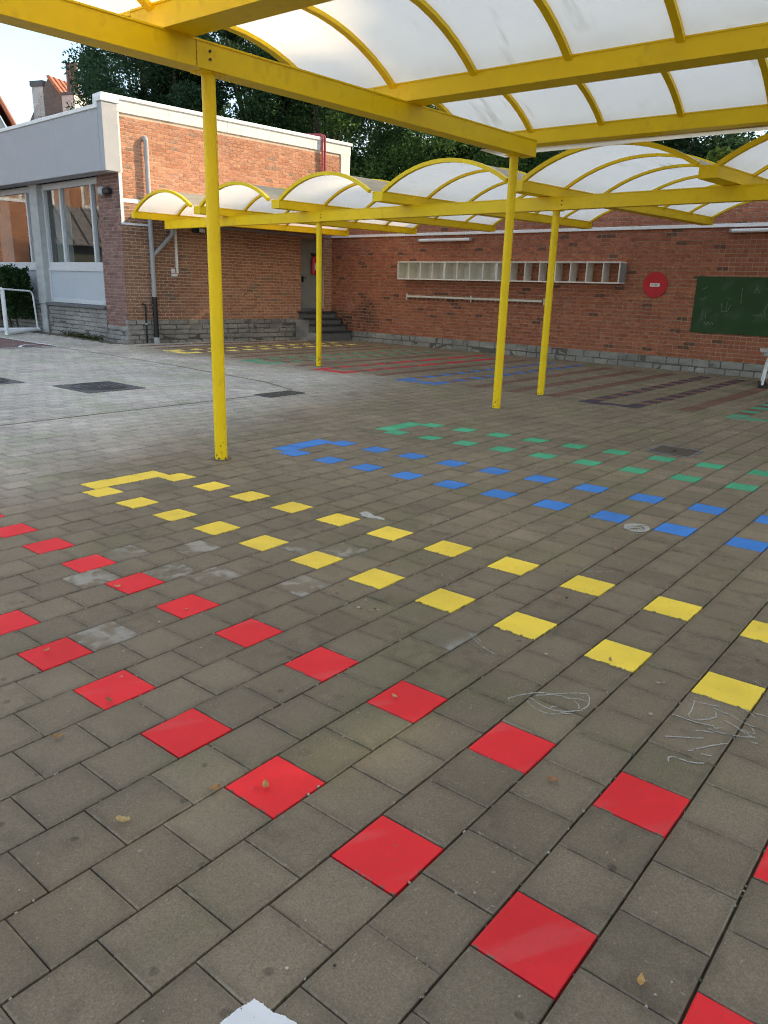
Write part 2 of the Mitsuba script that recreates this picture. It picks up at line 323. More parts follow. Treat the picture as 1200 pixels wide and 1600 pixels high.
# the yard's slabs: row r, column c (odd rows shifted by half a slab)
painted = {}
for r in range(-2, 21, 2):
    for c, m in ((0, 'red'), (3, 'red')):
        painted[(r, c)] = m
for r in range(0, 21, 2): painted[(r, 7)] = 'yellow'; painted[(r, 10)] = 'yellow'
for r in range(0, 21, 2): painted[(r, 16)] = 'blue'; painted[(r, 19)] = 'blue'
for r in range(0, 21, 2): painted[(r, 23)] = 'green'; painted[(r, 26)] = 'green'
for c0_, m in ((0, 'red'), (7, 'yellow'), (16, 'blue'), (23, 'green')):
    for c in range(c0_, c0_+3): painted[(21, c)] = m      # the bar across each lane
for k in ((20, 0), (20, 3)): painted[k] = 'red'
wiped = {(5, 5), (12, 4), (11, 4), (9, 5), (13, 2), (10, 1), (13, 5), (11, 7), (10, 8), (14, 4)}
cells = []
for r in range(-10, 150):
    for c in range(-24, 46):
        X = (c+.5+.5*(r % 2))*S; Y = (r+.5)*S*ASP
        if X > 8.50 or (X-8.92)*n1[0]+(Y-15.49)*n1[1] < -.02 and Y > 15.2: continue
        if Y > 16 and X < 7.2 and Y > 16.1: pass
        if 4.1 < X < 4.76 and 8.8 < Y < 9.55 or 3.14 < X < 3.80 and 10.28 < Y < 10.98: continue
        if 5.62 < X < 6.12 and 7.0 < Y < 7.2: continue
        az = math.degrees(math.atan2(Y-CAM[1], X-CAM[0])); dist = math.hypot(X-CAM[0], Y-CAM[1])
        if not (-14 < az < 92) or (dist > 14 and az > 76): continue
        cells.append((r, c, X, Y, dist, 2 < az < 73 and dist > .8))
RC = [(a[0], a[1]) for a in cells]; XY = np.array([[a[2], a[3]] for a in cells]); D = np.array([a[4] for a in cells]); vis = np.array([a[5] for a in cells])
A_, t_ = slab_frames(XY[:, 0], XY[:, 1])
order = [i for i in np.argsort(D) if vis[i] and RC[i] not in painted and RC[i] not in wiped][:300]
chosen = set(order)
cname = {'red': ('red_slab', 'red_paint'), 'yellow': ('yellow_slab', 'yellow_paint'), 'blue': ('blue_slab', 'blue_paint'), 'green': ('green_slab', 'green_paint')}
paint_ply = {m: mikit.ply(paint_tpl, cname[m][1]) for m in cname}
chalky_ply = mikit.ply(near_tpl, 'chalky_slab')
rest = []
for i, rc in enumerate(RC):
    m = painted.get(rc)
    A, t = A_[i], t_[i]
    if m: put(cname[m][0], paint_ply[m], None, pav, to_world=M4((A[:, 0], A[:, 1], A[:, 2]), t+[0, 0, .0004]))
    elif rc in wiped: put('chalky_slab', chalky_ply, None, pav, to_world=M4((A[:, 0], A[:, 1], A[:, 2]), t))
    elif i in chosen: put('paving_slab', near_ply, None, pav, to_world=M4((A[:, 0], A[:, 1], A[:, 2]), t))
    else: rest.append(i)
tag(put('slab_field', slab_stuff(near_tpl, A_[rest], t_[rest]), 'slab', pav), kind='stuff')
for m, (nm, _) in cname.items(): tag(f'{pav}__{nm}', f'slab painted {m}')
tag(f'{pav}__chalky_slab', 'slab smeared with wiped white chalk')
# slabs under the rear canopy: every third row brown, lanes painted on the brown rows
PX_, PY_, X0, Y0 = .2475, .2125, 8.45, 2.66
lanes = {5*3: None}
lane_rows = {17: 'yellow', 16: 'yellow', 13: 'green', 12: 'green', 10: 'red', 9: 'red', 7: 'blue', 6: 'blue', 2: 'purple', 1: 'purple', -1: 'green', -2: 'green'}
bars = {(16, 17): 'yellow', (12, 13): 'green', (9, 10): 'red', (6, 7): 'blue', (1, 2): 'purple', (-2, -1): 'green'}
far_tpl = slab_template(PX_-.004, PY_-.006); far_paint = slab_template(PX_-.004, PY_-.006)
grey, brown, far_p = [], [], []
for m in range(-30, 62):
    k = m/3
    for i in range(0, 31):
        X = X0+(i+.5)*PX_; Y = Y0+PY_*m+.012*(X-9)
        wx = FW[0][0]+(Y-7)*d1[0]/d1[1]
        if X > wx+.05 or (X-8.92)*d2[1]*-1+(Y-15.49)*d2[0] > -.02: continue
        col = None
        if i == 0:
            for (a, b), cc in bars.items():
                if 3*a <= m <= 3*b: col = cc
        if m % 3 == 0 and m//3 in lane_rows and i >= 1 and (i % 2 == 1 or lane_rows[m//3] == 'red' and i > 8 and i % 4 == 2): 
            if i < 23: col = lane_rows[m//3]
        if col: far_p.append((X, Y, col))
        elif m % 3 == 0 and 0 < i < 22: brown.append((X, Y))
        else: grey.append((X, Y))
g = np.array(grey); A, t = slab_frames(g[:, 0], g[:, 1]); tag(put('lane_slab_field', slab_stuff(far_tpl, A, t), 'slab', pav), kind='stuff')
g = np.array(brown); A, t = slab_frames(g[:, 0], g[:, 1]); tag(put('brown_slab_rows', slab_stuff(far_tpl, A, t), 'brown_slab', pav), 'rows of brown slabs under the rear canopy', kind='stuff')
fm = {'yellow': 'worn_yellow_paint', 'red': 'worn_red_paint', 'blue': 'worn_blue_paint', 'green': 'worn_green_paint', 'purple': 'purple_paint'}
fply = {m: mikit.ply(far_paint, fm[m]) for m in fm}
g = np.array([(a, b) for a, b, _ in far_p]); A, t = slab_frames(g[:, 0], g[:, 1])
for i, (_, _, m) in enumerate(far_p): put(f'worn_{m}_slab', fply[m], None, pav, to_world=M4((A[i][:, 0], A[i][:, 1], A[i][:, 2]), t[i]+[0, 0, .001]))
for m in fm: tag(f'{pav}__worn_{m}_slab', ('dark purple' if m == 'purple' else m)+' painted slab worn by feet, under the rear canopy')

def strip(mb, pts, w, zoff, closed=False):
    pts = np.asarray(pts, float)
    p2 = []
    for a, b in zip(pts, pts[1:]):
        n = max(1, int(np.linalg.norm(b-a)/.25)); p2 += [a+(b-a)*k/n for k in range(n)]
    p2 = np.array(p2+[pts[-1]]); t = np.gradient(p2, axis=0); t /= np.linalg.norm(t, axis=1, keepdims=True)+1e-9
    nn = np.stack([-t[:, 1], t[:, 0]], 1); w = np.broadcast_to(w, (len(p2),))[:, None]
    L, R = p2+nn*w/2, p2-nn*w/2; n = len(p2)
    z = np.concatenate([ground(L[:, 0], L[:, 1]), ground(R[:, 0], R[:, 1])])+zoff
    v = np.column_stack([np.vstack([L, R]), z]); k = np.arange(n-1)
    mb.add(v, np.stack([k+n, k+n+1, k+1, k], 1))
# moss and grit lying in the joints
jm = MB(); r = np.random.default_rng(77)
for _ in range(2600):
    if r.random() < .75: y = (r.integers(-3, 30))*S*ASP+r.normal(0, .0022); x = r.uniform(-1.0, 6.5)
    else:
        q = r.integers(-3, 30); x = (r.integers(-6, 34)+.5*(q % 2))*S+r.normal(0, .0012); y = (q+r.random())*S*ASP
    if math.hypot(x-CAM[0], y-CAM[1]) > 6.5: continue
    a = .0016+.0022*r.random(); b = trimesh.creation.icosphere(subdivisions=0, radius=a); b.vertices = b.vertices*r.uniform(.6, 1.6, 3)+[x, y, float(ground(x, y))-.004+.003*r.random()]
    jm.tm(b, [(.30, .27, .22), (.16, .13, .09), (.07, .085, .035), (.38, .35, .30)][r.integers(0, 4)])
tag(put('joint_grit', jm, 'crumb', pav), kind='stuff')
# expansion joints, sealed dark
jm = MB()
strip(jm, [(-3.5, 7.19), (5.54, 7.19)], .022, .0045); strip(jm, [(7.15, 15.3), (6.93, 11.2), (6.75, 9.4), (6.6, 8.2), (6.3, 7.32)], .022, .0045)
put('expansion_joint', jm, 'joint_sand', pav)
tag(f'{pav}__expansion_joint', 'dark joints running across the slabs to the drain')
# sports court corner
c0 = np.array([7.19, 15.45]); ex, ey = -d2[:2], d1[:2]
cm = MB(); nx, ny = 28, 34
gx, gy = np.meshgrid(np.linspace(0, 9, nx), np.linspace(0, 14, ny)); q = c0+gx.reshape(-1, 1)*ex+gy.reshape(-1, 1)*ey
k = (np.arange(ny-1)[:, None]*nx+np.arange(nx-1)).ravel()
court = tag(put('sports_court', (np.column_stack([q, ground(q[:, 0], q[:, 1])+.006]), np.stack([k, k+nx, k+nx+1, k+1], 1)), 'court_paint'), 'dull red corner of a sports court edged by white lines', 'court', kind='structure')
lm = MB(); strip(lm, [c0, c0+ex*9], .06, .011); strip(lm, [c0+ey*.03, c0+ey*14], .06, .012)
strip(lm, [c0+.75*(ex*math.cos(a)+ey*math.sin(a)) for a in np.linspace(0.02, 1.55, 12)], .06, .0135)
put('line', lm, 'line_paint', court)
# chalk drawings and paint daubs
oval = [
[(0.917,0.643),(0.930,0.656),(0.947,0.651),(0.975,0.638),(1.011,0.617),(1.039,0.595),(1.049,0.578),(1.056,0.553),(1.066,0.525),(1.070,0.495),(1.088,0.475),(1.092,0.442)],
[(1.061,0.555),(1.094,0.521),(1.119,0.497),(1.139,0.465),(1.123,0.449),(1.080,0.431),(1.062,0.428),(1.030,0.433),(1.009,0.444),(0.989,0.462),(0.971,0.487),(0.962,0.511),(0.965,0.544),(0.973,0.573),(0.987,0.600),(0.972,0.603)],
[(0.962,0.600),(0.946,0.581),(0.934,0.553),(0.930,0.525),(0.936,0.501),(0.955,0.479),(0.973,0.461),(0.989,0.444)],
[(0.966,0.478),(0.984,0.466),(0.999,0.446)], [(1.063,0.475),(1.056,0.459),(1.042,0.448),(1.019,0.442)], [(0.969,0.518),(0.981,0.517),(0.998,0.501)], [(1.010,0.594),(1.031,0.576),(1.056,0.553)]]
scrib = [
[(1.336,0.177),(1.336,0.166),(1.278,0.155),(1.229,0.151),(1.215,0.137),(1.224,0.113),(1.251,0.091),(1.280,0.078),(1.306,0.087),(1.320,0.097)], [(1.333,0.165),(1.340,0.136),(1.348,0.110),(1.357,0.085)],
[(1.199,0.196),(1.202,0.178),(1.200,0.150),(1.201,0.119),(1.207,0.094),(1.218,0.071),(1.203,0.060),(1.219,0.052),(1.223,0.033)], [(1.188,0.075),(1.187,0.055),(1.192,0.024)], [(1.149,0.109),(1.165,0.081),(1.180,0.047)],
[(1.053,0.166),(1.077,0.135),(1.100,0.100),(1.134,0.055)], [(1.021,0.084),(1.057,0.064),(1.100,0.036),(1.148,0.002)],
[(1.329,0.101),(1.325,0.076),(1.319,0.057),(1.328,0.057),(1.312,0.025),(1.301,-0.001),(1.295,-0.031),(1.300,-0.043)], [(1.274,0.050),(1.267,0.029),(1.243,-0.009),(1.228,-0.042)], [(1.272,0.047),(1.256,0.004),(1.244,-0.028),(1.229,-0.048)],
[(1.200,0.004),(1.210,-0.018),(1.229,-0.048),(1.239,-0.061)], [(1.205,-0.042),(1.196,-0.053),(1.204,-0.070)], [(1.389,0.028),(1.384,0.008),(1.372,-0.008),(1.354,-0.023)], [(1.385,-0.013),(1.389,-0.034),(1.389,-0.053)],
[(0.924,0.109),(0.949,0.118),(0.960,0.107),(0.962,0.086),(0.965,0.062),(0.974,0.040),(0.993,0.022)], [(1.618,0.051),(1.615,0.036),(1.604,0.022)], [(1.030,0.049),(1.036,0.029),(1.042,0.018)], [(1.301,-0.010),(1.279,-0.032),(1.252,-0.047),(1.246,-0.031),(1.258,-0.012)]]
ring = [(3.143,1.157),(3.192,1.162),(3.232,1.138),(3.254,1.094),(3.238,1.053),(3.192,1.028),(3.139,1.030),(3.095,1.060),(3.089,1.104),(3.108,1.139),(3.164,1.154),(3.219,1.113),(3.218,1.057),(3.169,1.034),(3.105,1.087),(3.129,1.135),(3.168,1.112),(3.179,1.061)]
wipe = [[(1.279,1.036),(1.241,0.990),(1.210,0.940),(1.191,0.888),(1.182,0.848)], [(1.276,1.013),(1.239,0.959)], [(1.622,2.195),(1.641,2.142),(1.630,2.063)], [(2.267,0.998),(2.300,.96),(2.365,0.889)]]
def chalk_lines(lines, w, label, mat_='chalk', gap=.25):
    mb = MB(); zk = .0020
    for l in lines:
        p = np.array(l); d = np.r_[0, np.cumsum(np.linalg.norm(np.diff(p, axis=0), axis=1))]
        u = np.arange(0, d[-1], .010); q = np.stack([np.interp(u, d, p[:, 0]), np.interp(u, d, p[:, 1])], 1)
        for s in range(3):
            run = []
            for a in q:
                if rng.random() < gap/2 and len(run) > 1: strip(mb, np.array(run), w*.34*rng.uniform(.6, 1.2), zk); run = []
                run.append(a+rng.normal(0, w*.05, 2)+(s-1)*w*.34*np.array([.7, .7]))
            if len(run) > 2: strip(mb, np.array(run), w*.3, zk)
        zk += .0001
    k = put('chalk_drawing', mb, mat_, pav); tag(k, label)
chalk_lines(oval, .0065, 'white chalk oval scribbled across two slabs', gap=.3)
chalk_lines(scrib, .006, 'white chalk scrawl below the nearest yellow slab', gap=.32)
chalk_lines([ring], .026, 'thick white chalk ring near the blue slabs', gap=.12)
chalk_lines(wipe, .006, 'faint curved chalk strokes beside a wiped slab', gap=.4)
splat = np.array([(2.285,2.518),(2.317,2.525),(2.342,2.499),(2.334,2.465),(2.301,2.417),(2.301,2.376),(2.296,2.320),(2.270,2.309),(2.259,2.361),(2.246,2.416),(2.243,2.460)])
white = np.array([(-0.456,0.458),(-0.428,0.456),(-0.405,0.454),(-0.392,0.449),(-0.379,0.447),(-0.377,0.431),(-0.376,0.408),(-0.377,0.404),(-0.370,0.381),(-0.361,0.347),(-0.398,0.31),(-0.444,0.36)])
def blob(pts, zoff, rough=.004):
    out = []
    for a, b in zip(pts, np.roll(pts, -1, 0)):
        for t in np.linspace(0, 1, 6)[:-1]: out.append(a+(b-a)*t+rng.normal(0, rough, 2))
    out = np.array(out); c = out.mean(0); n = len(out); q = np.vstack([c, out])
    k = np.arange(n); return np.column_stack([q, ground(q[:, 0], q[:, 1])+zoff]), np.stack([np.zeros(n, int), 1+(k+1) % n, 1+k], 1)
put('paint_daub', blob(splat, .0022, .006), 'chalk', pav); tag(f'{pav}__paint_daub', 'whitish chalk daub behind the yellow slabs')
tag(put('paint_daub', blob(white, .0022, .0010), 'white_paint', pav), 'fresh white paint patch at the bottom edge of the photo')

# ---------------------------------------------------------------- covers and drain set in the pavement
def lid(X, Y, a, b, name, label, mat_):
    k = thing(name, label, 'manhole cover'); z = float(ground(X, Y))+.005; F = (np.array([X, Y, z]), np.array([1.0, 0, 0]), np.array([0, 1.0, 0]))
    m = MB(); fbox(m, F, -a/2, a/2, -b/2, b/2, -.05, .001, ch=.004); put('frame', m, mat_, k)
    if mat_ == 'cast_iron':
        cyl = trimesh.creation.cylinder(radius=a*.43, height=.02, sections=40); cyl.apply_translation([X, Y, z]); put('lid', MB().tm(cyl), mat_, k, smooth=40)
        rg = MB()
        for rr in (.41, .30, .18): rg.tm(trimesh.creation.annulus(r_min=a*rr-.012, r_max=a*rr, height=.012, sections=36).apply_translation([X, Y, z+.013]))
        for q in range(60):
            r0, an = a*(.05+.33*rng.random()), rng.random()*6.28
            rg.tm(trimesh.creation.box([.03, .03, .008]).apply_translation([X+r0*math.cos(an), Y+r0*math.sin(an), z+.013]))
        put('rib_pattern', rg, mat_, k)
    else:
        fr = MB()
        for s in (-1, 1): fbox(fr, F, s*a/2-.012, s*a/2+.012, -b/2, b/2, -.04, .004); fbox(fr, F, -a/2+.012, a/2-.012, s*b/2-.012, s*b/2+.012, -.04, .004)
        put('rim', fr, 'bluestone', k); fbox(m2 := MB(), F, -.03, .03, -.012, .012, 0, .006); put('lifting_slot', m2, 'black_iron', k)
lid(4.43, 9.18, .86, .94, 'manhole_cover', 'square cast iron manhole cover left of the nearest yellow post', 'cast_iron')
lid(3.47, 10.63, .86, .92, 'manhole_cover', 'square cast iron manhole cover cut by the left edge of the photo', 'cast_iron')
lid(5.70, 1.745, .38, .37, 'inspection_cover', 'small brown rectangular inspection cover beside the green slabs', 'inspection_lid')
k = thing('drain_grate', 'rectangular iron drain grate in the middle of the yard', 'drain'); z = float(ground(5.87, 7.1))+.006; F = (np.array([5.87, 7.1, z]), FX[1], FX[2])
m = MB(); fbox(m, F, -.30, .30, -.13, .13, -.03, .0055); put('sump', m, 'black_iron', k)
m = MB()
for s_ in (-1, 1): fbox(m, F, -.32, .32, s_*.14-.012, s_*.14+.012, -.1, .008); fbox(m, F, s_*.31-.012, s_*.31+.012, -.127, .127, -.1, .008)
put('frame', m, 'cast_iron', k)
for i in range(8): m = MB(); fbox(m, F, -.285+i*.0755, -.255+i*.0755, -.127, .127, .0056, .014); put('bar', m, 'rusty_bar', k)

# ---------------------------------------------------------------- brickwork and plinths
def bricks(F, holder, spans, z0, z1, L, ch, mat_, bond, region, parts=True, depth=.05, proud=.005, joint=.013):
    """spans(zmid) -> list of (s0, s1) that carry brick at that height; the nearest 300 whole bricks in region are parts."""
    H = L/2 if bond == 'header' else L
    tpl = {}
    A = np.stack([F[1], F[2], ZU], 1)
    whole, other = [], []
    r = 0
    while z0+(r+1)*ch <= z1+.02:
        zb, zt = z0+r*ch+joint/2, min(z0+(r+1)*ch-joint/2, z1); zm = (zb+zt)/2
        odd = r % 2
        step, off = (L/2, .0) if (bond == 'header' and odd) else (L, .5*L*odd if bond != 'header' else .25*L*(r//2 % 2)*2)
        for a, b in spans(zm):
            i0 = math.floor((a-off)/step); 
            for i in range(i0, math.ceil((b-off)/step)+1):
                s0, s1 = max(a, off+i*step+joint/2), min(b, off+(i+1)*step-joint/2)
                if s1-s0 < .025: continue
                full = s1-s0 > step-joint-.002
                c = P(F, (s0+s1)/2, proud*(1+rng.uniform(-.6, .6))-depth/2, zm); d = np.linalg.norm(c-CAM)
                (whole if full and zt-zb > ch-joint-.002 and region((s0+s1)/2, zm) else other).append((d, s1-s0, zt-zb, c))
        r += 1
    whole.sort(key=lambda w: w[0])
    if not parts: other += whole; whole = []
    other += whole[300:]
    pl = {}
    for d, w, h, c in whole[:300]:
        q = round(w, 3)
        if q not in pl:
            vv, ff = chamfer_box(w, depth, h, .003); pl[q] = mikit.ply((vv, ff if np.linalg.det(A) > 0 else ff[:, ::-1]), mat_)
        put('brick', pl[q], None, holder, to_world=M4((F[1], F[2], ZU), c))
    mb = MB()
    fr = np.array([[4, 5, 6, 7], [0, 1, 5, 4], [2, 3, 7, 6], [1, 2, 6, 5], [3, 0, 4, 7]])
    for d, w, h, c in other:
        p = np.array([c+F[1]*s*w/2+F[2]*o*depth/2+ZU*zz*h/2 for o in (-1, 1) for s, zz in ((-1, -1), (1, -1), (1, 1), (-1, 1))])
        mb.add(p, fr)
    if other: tag(put('brickwork', mb, mat_, holder), kind='stuff')
def stones(F, holder, s0, s1, zfun, z1, n_courses, o=0.0, mean=.36):
    """rough stone courses between the ground and z1, each stone its own part"""
    for r in range(n_courses):
        s = s0+rng.uniform(-.2, 0)
        while s < s1:
            w = mean*rng.uniform(.5, 1.5); a, b = max(s, s0), min(s+w, s1); s += w
            if b-a < .05: continue
            zb = zfun((a+b)/2)-.04; h = (z1-zb)/n_courses
            za, zc = zb+r*h+.006, zb+(r+1)*h-.006
            vv, ff = chamfer_box(b-a-.012, .08, zc-za, .012)
            vv = vv+rng.normal(0, .0035, vv.shape); A = np.stack([F[1], F[2], ZU], 1)
            c = P(F, (a+b)/2, o+.012+rng.uniform(-.008, .010)-.04, (za+zc)/2)
            put('stone', (vv@A.T+c, ff if np.linalg.det(A) > 0 else ff[:, ::-1]), 'plinth_rock', holder)
gz_ = lambda F, o=.1: (lambda s: float(ground(*P(F, s, o, 0)[:2])))

# the wall with the chalkboard
wall = thing('yard_wall', 'long dark red brick wall behind the rear canopy, on a stone plinth', 'wall')
m = MB(); fbox(m, FW, -9.0, 7.96, -.30, -.004, -.4, 3.35); mas = put('masonry', m, 'dark_mortar', wall)
bricks(FW, mas, lambda z: [(-8.9, 7.95)], WZ0, 3.33, .215, .080, 'dark_brick', 'header', lambda s, z: -4.1 < s < 3 and z < 2.6)
m = MB(); fbox(m, FW, -9.0, 7.90, -.28, .004, -.4, WZ0-.004); pl = put('plinth', m, 'plinth_mortar', wall)
stones(FW, pl, -6.0, 7.2, gz_(FW), WZ0+.0, 2, o=.0, mean=.30)
m = MB(); fbox(m, FW, -9.02, 7.9, -.34, .04, 3.352, 3.42, ch=.01); put('coping', m, 'concrete', wall)

# ---------------------------------------------------------------- the school building
sch = thing('school_building', 'flat roofed school building of orange brick with pale cladding, at the left', 'building')
BT = 6.52
# wall with the downpipe (frame FB)
m = MB(); fbox(m, FB, .02, 5.12, -.30, -.004, -.4, 4.78); fbox(m, FB, 5.12, 5.96, -.30, -.004, 2.56, 4.78); fbox(m, FB, 5.96, BT, -.30, -.004, -.4, 4.78)
wb = put('brick_wall', m, 'pale_mortar', sch)
def bspan(z): return [(.0, 5.12), (5.96, BT)] if z < 2.555 else [(.0, BT)]
bricks(FB, wb, bspan, BZ0, 4.75, .215, .075, 'orange_brick', 'stretcher', lambda s, z: z > 3.1 or s < 5)
m = MB(); fbox(m, FB, .02, 5.12, -.28, .006, -.4, BZ0-.004); fbox(m, FB, 5.96, 6.2, -.28, .006, -.4, BZ0-.004); pb = put('plinth', m, 'plinth_mortar', sch)
stones(FB, pb, -.03, 5.12, gz_(FB), BZ0, 5)
stones((P(FB, 5.12, 0, 0), -FB[2], FB[1]), pb, -.02, .28, lambda s: -.1, BZ0, 5)
# brick pier and window wall (frame FL)
m = MB(); fbox(m, FL, .006, .93, -.30, -.004, -.4, 3.58)
wl = put('brick_pier', m, 'pier_mortar', sch)
bricks(FL, wl, lambda z: [(-.0, .94)], BZ0-.075*2, 3.56, .215, .075, 'pier_brick', 'stretcher', lambda s, z: True)
m = MB(); fbox(m, FL, .0, 14, -.26, .006, -.4, .20); fbox(m, FL, .94, 14, -.26, .004, .20, .62); pw = put('window_plinth', m, 'plinth_mortar', sch)
stones(FL, pw, -.03, .94, gz_(FL), .27, 4); stones(FL, pw, .94, 3.92, gz_(FL), .62, 7); stones(FL, pw, 4.36, 9.5, gz_(FL), .62, 7)
for s0 in (3.92, 8.1, 12.0):
    m = MB(); fbox(m, FL, s0, s0+.44, -.22, .05, .66, 3.56, ch=.006); fbox(m, FL, s0+.10, s0+.42, -.2, .03, -.4, .655, ch=.006); put('concrete_column', m, 'concrete', sch)
def window_bay(s0, s1, blind):
    m = MB(); fbox(m, FL, s0-.03, s1+.02, -.22, .075, .625, .70, ch=.008); put('sill', m, 'bluestone', sch)
    w = put('window', (lambda m: (fbox(m, FL, s0, s1, -.20, -.10, 1.57, 1.70), fbox(m, FL, s0, s1, -.20, -.10, 3.42, 3.56), fbox(m, FL, s0, s0+.06, -.20, -.10, 1.70, 3.42), fbox(m, FL, s1-.06, s1, -.20, -.10, 1.70, 3.42), m)[-1])(MB()), 'window_frame_paint', sch)
    mull = [s0+.06, s0+.50, s1-.93, s1-.06]
    for q in mull[1:-1]:
        m = MB(); fbox(m, FL, q-.035, q+.035, -.19, -.09, 1.70, 3.42, ch=.004); put('mullion', m, 'window_frame_paint', w)
    e = [mull[0]]+[x for q in mull[1:-1] for x in (q-.035, q+.035)]+[mull[-1]]
    for a, b in zip(e[::2], e[1::2]):
        v = np.array([P(FL, a, -.15, 1.70), P(FL, b, -.15, 1.70), P(FL, b, -.15, 3.42), P(FL, a, -.15, 3.42)])
        put('pane', (v, np.array([[0, 1, 2, 3]])), 'glass', w)
    m = MB(); fbox(m, FL, s0, s1, -.17, -.11, .71, 1.57); put('panel', m, 'panel_paint', sch)
    m = MB()
    for a, b, c, d in ((s0, s1, .71, .80), (s0, s1, 1.49, 1.568), (s0, s0+.07, .80, 1.49), (s1-.07, s1, .80, 1.49)): fbox(m, FL, a, b, -.11, -.075, c, d, ch=.004)
    put('panel_frame', m, 'window_frame_paint', sch)
    for a, b in blind:
        n = 40; u = np.linspace(a, b, n); q = -.30+.025*np.sin(np.arange(n)*1.3)
        v = np.vstack([[P(FL, x, y, 1.60) for x, y in zip(u, q)], [P(FL, x, y, 3.5) for x, y in zip(u, q)]]); kk = np.arange(n-1)
        put('curtain', (v, np.stack([kk, kk+1, kk+n+1, kk+n], 1)), 'curtain', sch, smooth=True)
window_bay(.95, 3.915, [(2.9, 3.75)]); window_bay(4.365, 8.09, [(6.4, 7.2)]); window_bay(8.55, 11.99, [])
# room behind the windows, rear walls and roof
m = MB(); fbox(m, FL, .3, 14, -5.2, -5.0, -.3, 4.6); fbox(m, FL, 13.8, 14.0, -5.0, -.3, -.3, 4.6); put('rear_wall', m, 'dark_room', sch)
m = MB(); fbox(m, FL, .3, 13.8, -5.0, -.3, .30, .40); put('floor', m, 'dark_room', sch)
m = MB(); fbox(m, FL, .3, 14, -5.0, -.02, 3.60, 3.66); put('ceiling', m, 'dark_room', sch)
m = MB(); fbox(m, FL, .02, 14.2, -6.9, .30, 4.60, 4.765); put('roof', m, 'roofing', sch)
# fascia of the window side, stepped up at the corner
m = MB(); fbox(m, FL, .03, 14.2, .0, .35, 3.565, 4.78); fbox(m, FL, -.13, .03, .0, .35, 3.565, 4.90)
for q in range(8): pass
put('fascia', m, 'cladding', sch)
for i in range(7):
    a = .06+2.0*i; m = MB(); fbox(m, FL, a, a+1.997, .35, .356, 3.57, 4.77); put('fascia_panel', m, 'cladding', sch)
m = MB(); fbox(m, FL, .08, 14.3, -.05, .385, 4.782, 4.86, ch=.006); fbox(m, FL, -.16, .078, -.05, .385, 4.902, 5.00, ch=.006); fbox(m, FL, .03, .078, -.04, .375, 4.782, 4.90); put('coping', m, 'white_trim', sch)
# pale corner boards and parapet band on the downpipe side
m = MB(); fbox(m, FB, -.33, .10, -.1, .022, 3.565, 4.768); put('corner_board', m, 'pale_cladding', sch); m = MB(); fbox(m, FB, BT+.002, 6.86, -.3, .03, 2.2, 4.768, ch=.004); put('corner_board', m, 'pale_cladding', sch)
e = [-.33, 1.30, 2.85, 4.4, 5.55, 6.88]
for a, b in zip(e, e[1:]): m = MB(); fbox(m, FB, a+.003, b-.003, -.28, .03, 4.772, 5.01); put('parapet_panel', m, 'pale_cladding', sch)
m = MB(); fbox(m, FB, -.30, 6.92, -.33, .065, 5.012, 5.09, ch=.006); put('coping', m, 'white_trim', sch)
m = MB(); fbox(m, FB, -.30, 6.86, -6.0, -.29, 4.62, 4.80); fbox(m, FB, 6.5, 6.86, -6.0, -.31, -.3, 4.6); put('roof', m, 'roofing', sch)
m = MB(); fbox(m, FB, .005, .075, .0, .016, 3.05, 3.56); fbox(m, FB, .078, .64, .0, .018, 2.965, 3.048); fbox(m, FB, .005, .075, .0, .016, 2.50, 3.045); fbox(m, FB, .078, .66, .0, .018, 2.50, 2.545); put('flashing', m, 'white_trim', sch)
# doorway with door
m = MB(); fbox(m, FB, 5.12, 5.17, -.2, -.06, .68, 2.56); fbox(m, FB, 5.91, 5.96, -.2, -.06, .68, 2.56); fbox(m, FB, 5.17, 5.91, -.2, -.06, 2.50, 2.56); put('door_frame', m, 'door_paint', sch)
m = MB(); fbox(m, FB, 5.172, 5.908, -.16, -.115, .69, 2.498, ch=.004); dor = put('door', m, 'door_paint', sch); tag(dor, 'grey green door at the top of the steps')
m = MB(); fbox(m, FB, 5.12, 5.96, -.25, .0, .50, .685); put('threshold', m, 'bluestone', sch)
m = MB(); fbox(m, FB, 5.23, 5.27, -.115, -.06, 1.40, 1.55); fbox(m, FB, 5.23, 5.36, -.075, -.055, 1.49, 1.515); put('handle', m, 'black_iron', dor)

# steps up to the door
st = thing('entrance_steps', 'dark stone steps up to the grey green door in the corner', 'steps')
zt = [.62, .46, .30, .14, -.02]
m = MB()
for i in range(4):
    yb, y0 = -.0, .0
    o1 = .26+.22*i
    m2 = MB(); fbox(m2, FB, 5.0 if i else 5.06, 6.19, .0, o1-.02, zt[i]-.5 if i < 3 else -.3, zt[i]-.045-i*.002); put('riser', m2, 'bluestone', st)
    m2 = MB(); fbox(m2, FB, 5.0+.02*i, 6.195, o1-.27, o1+.02, zt[i]-.043, zt[i], ch=.008); put('tread', m2, 'dark_bluestone', st)
FS = (P(FB, 4.99, 0, 0), -FB[2]*-1, -FB[1]); k = put('cheek_wall', (lambda m: (fbox(m, FB, 4.93, 4.995, 0.01, .95, -.3, .08), fbox(m, FB, 4.93, 4.995, .01, .48, .081, .40), m)[-1])(MB()), 'plinth_rock', st)

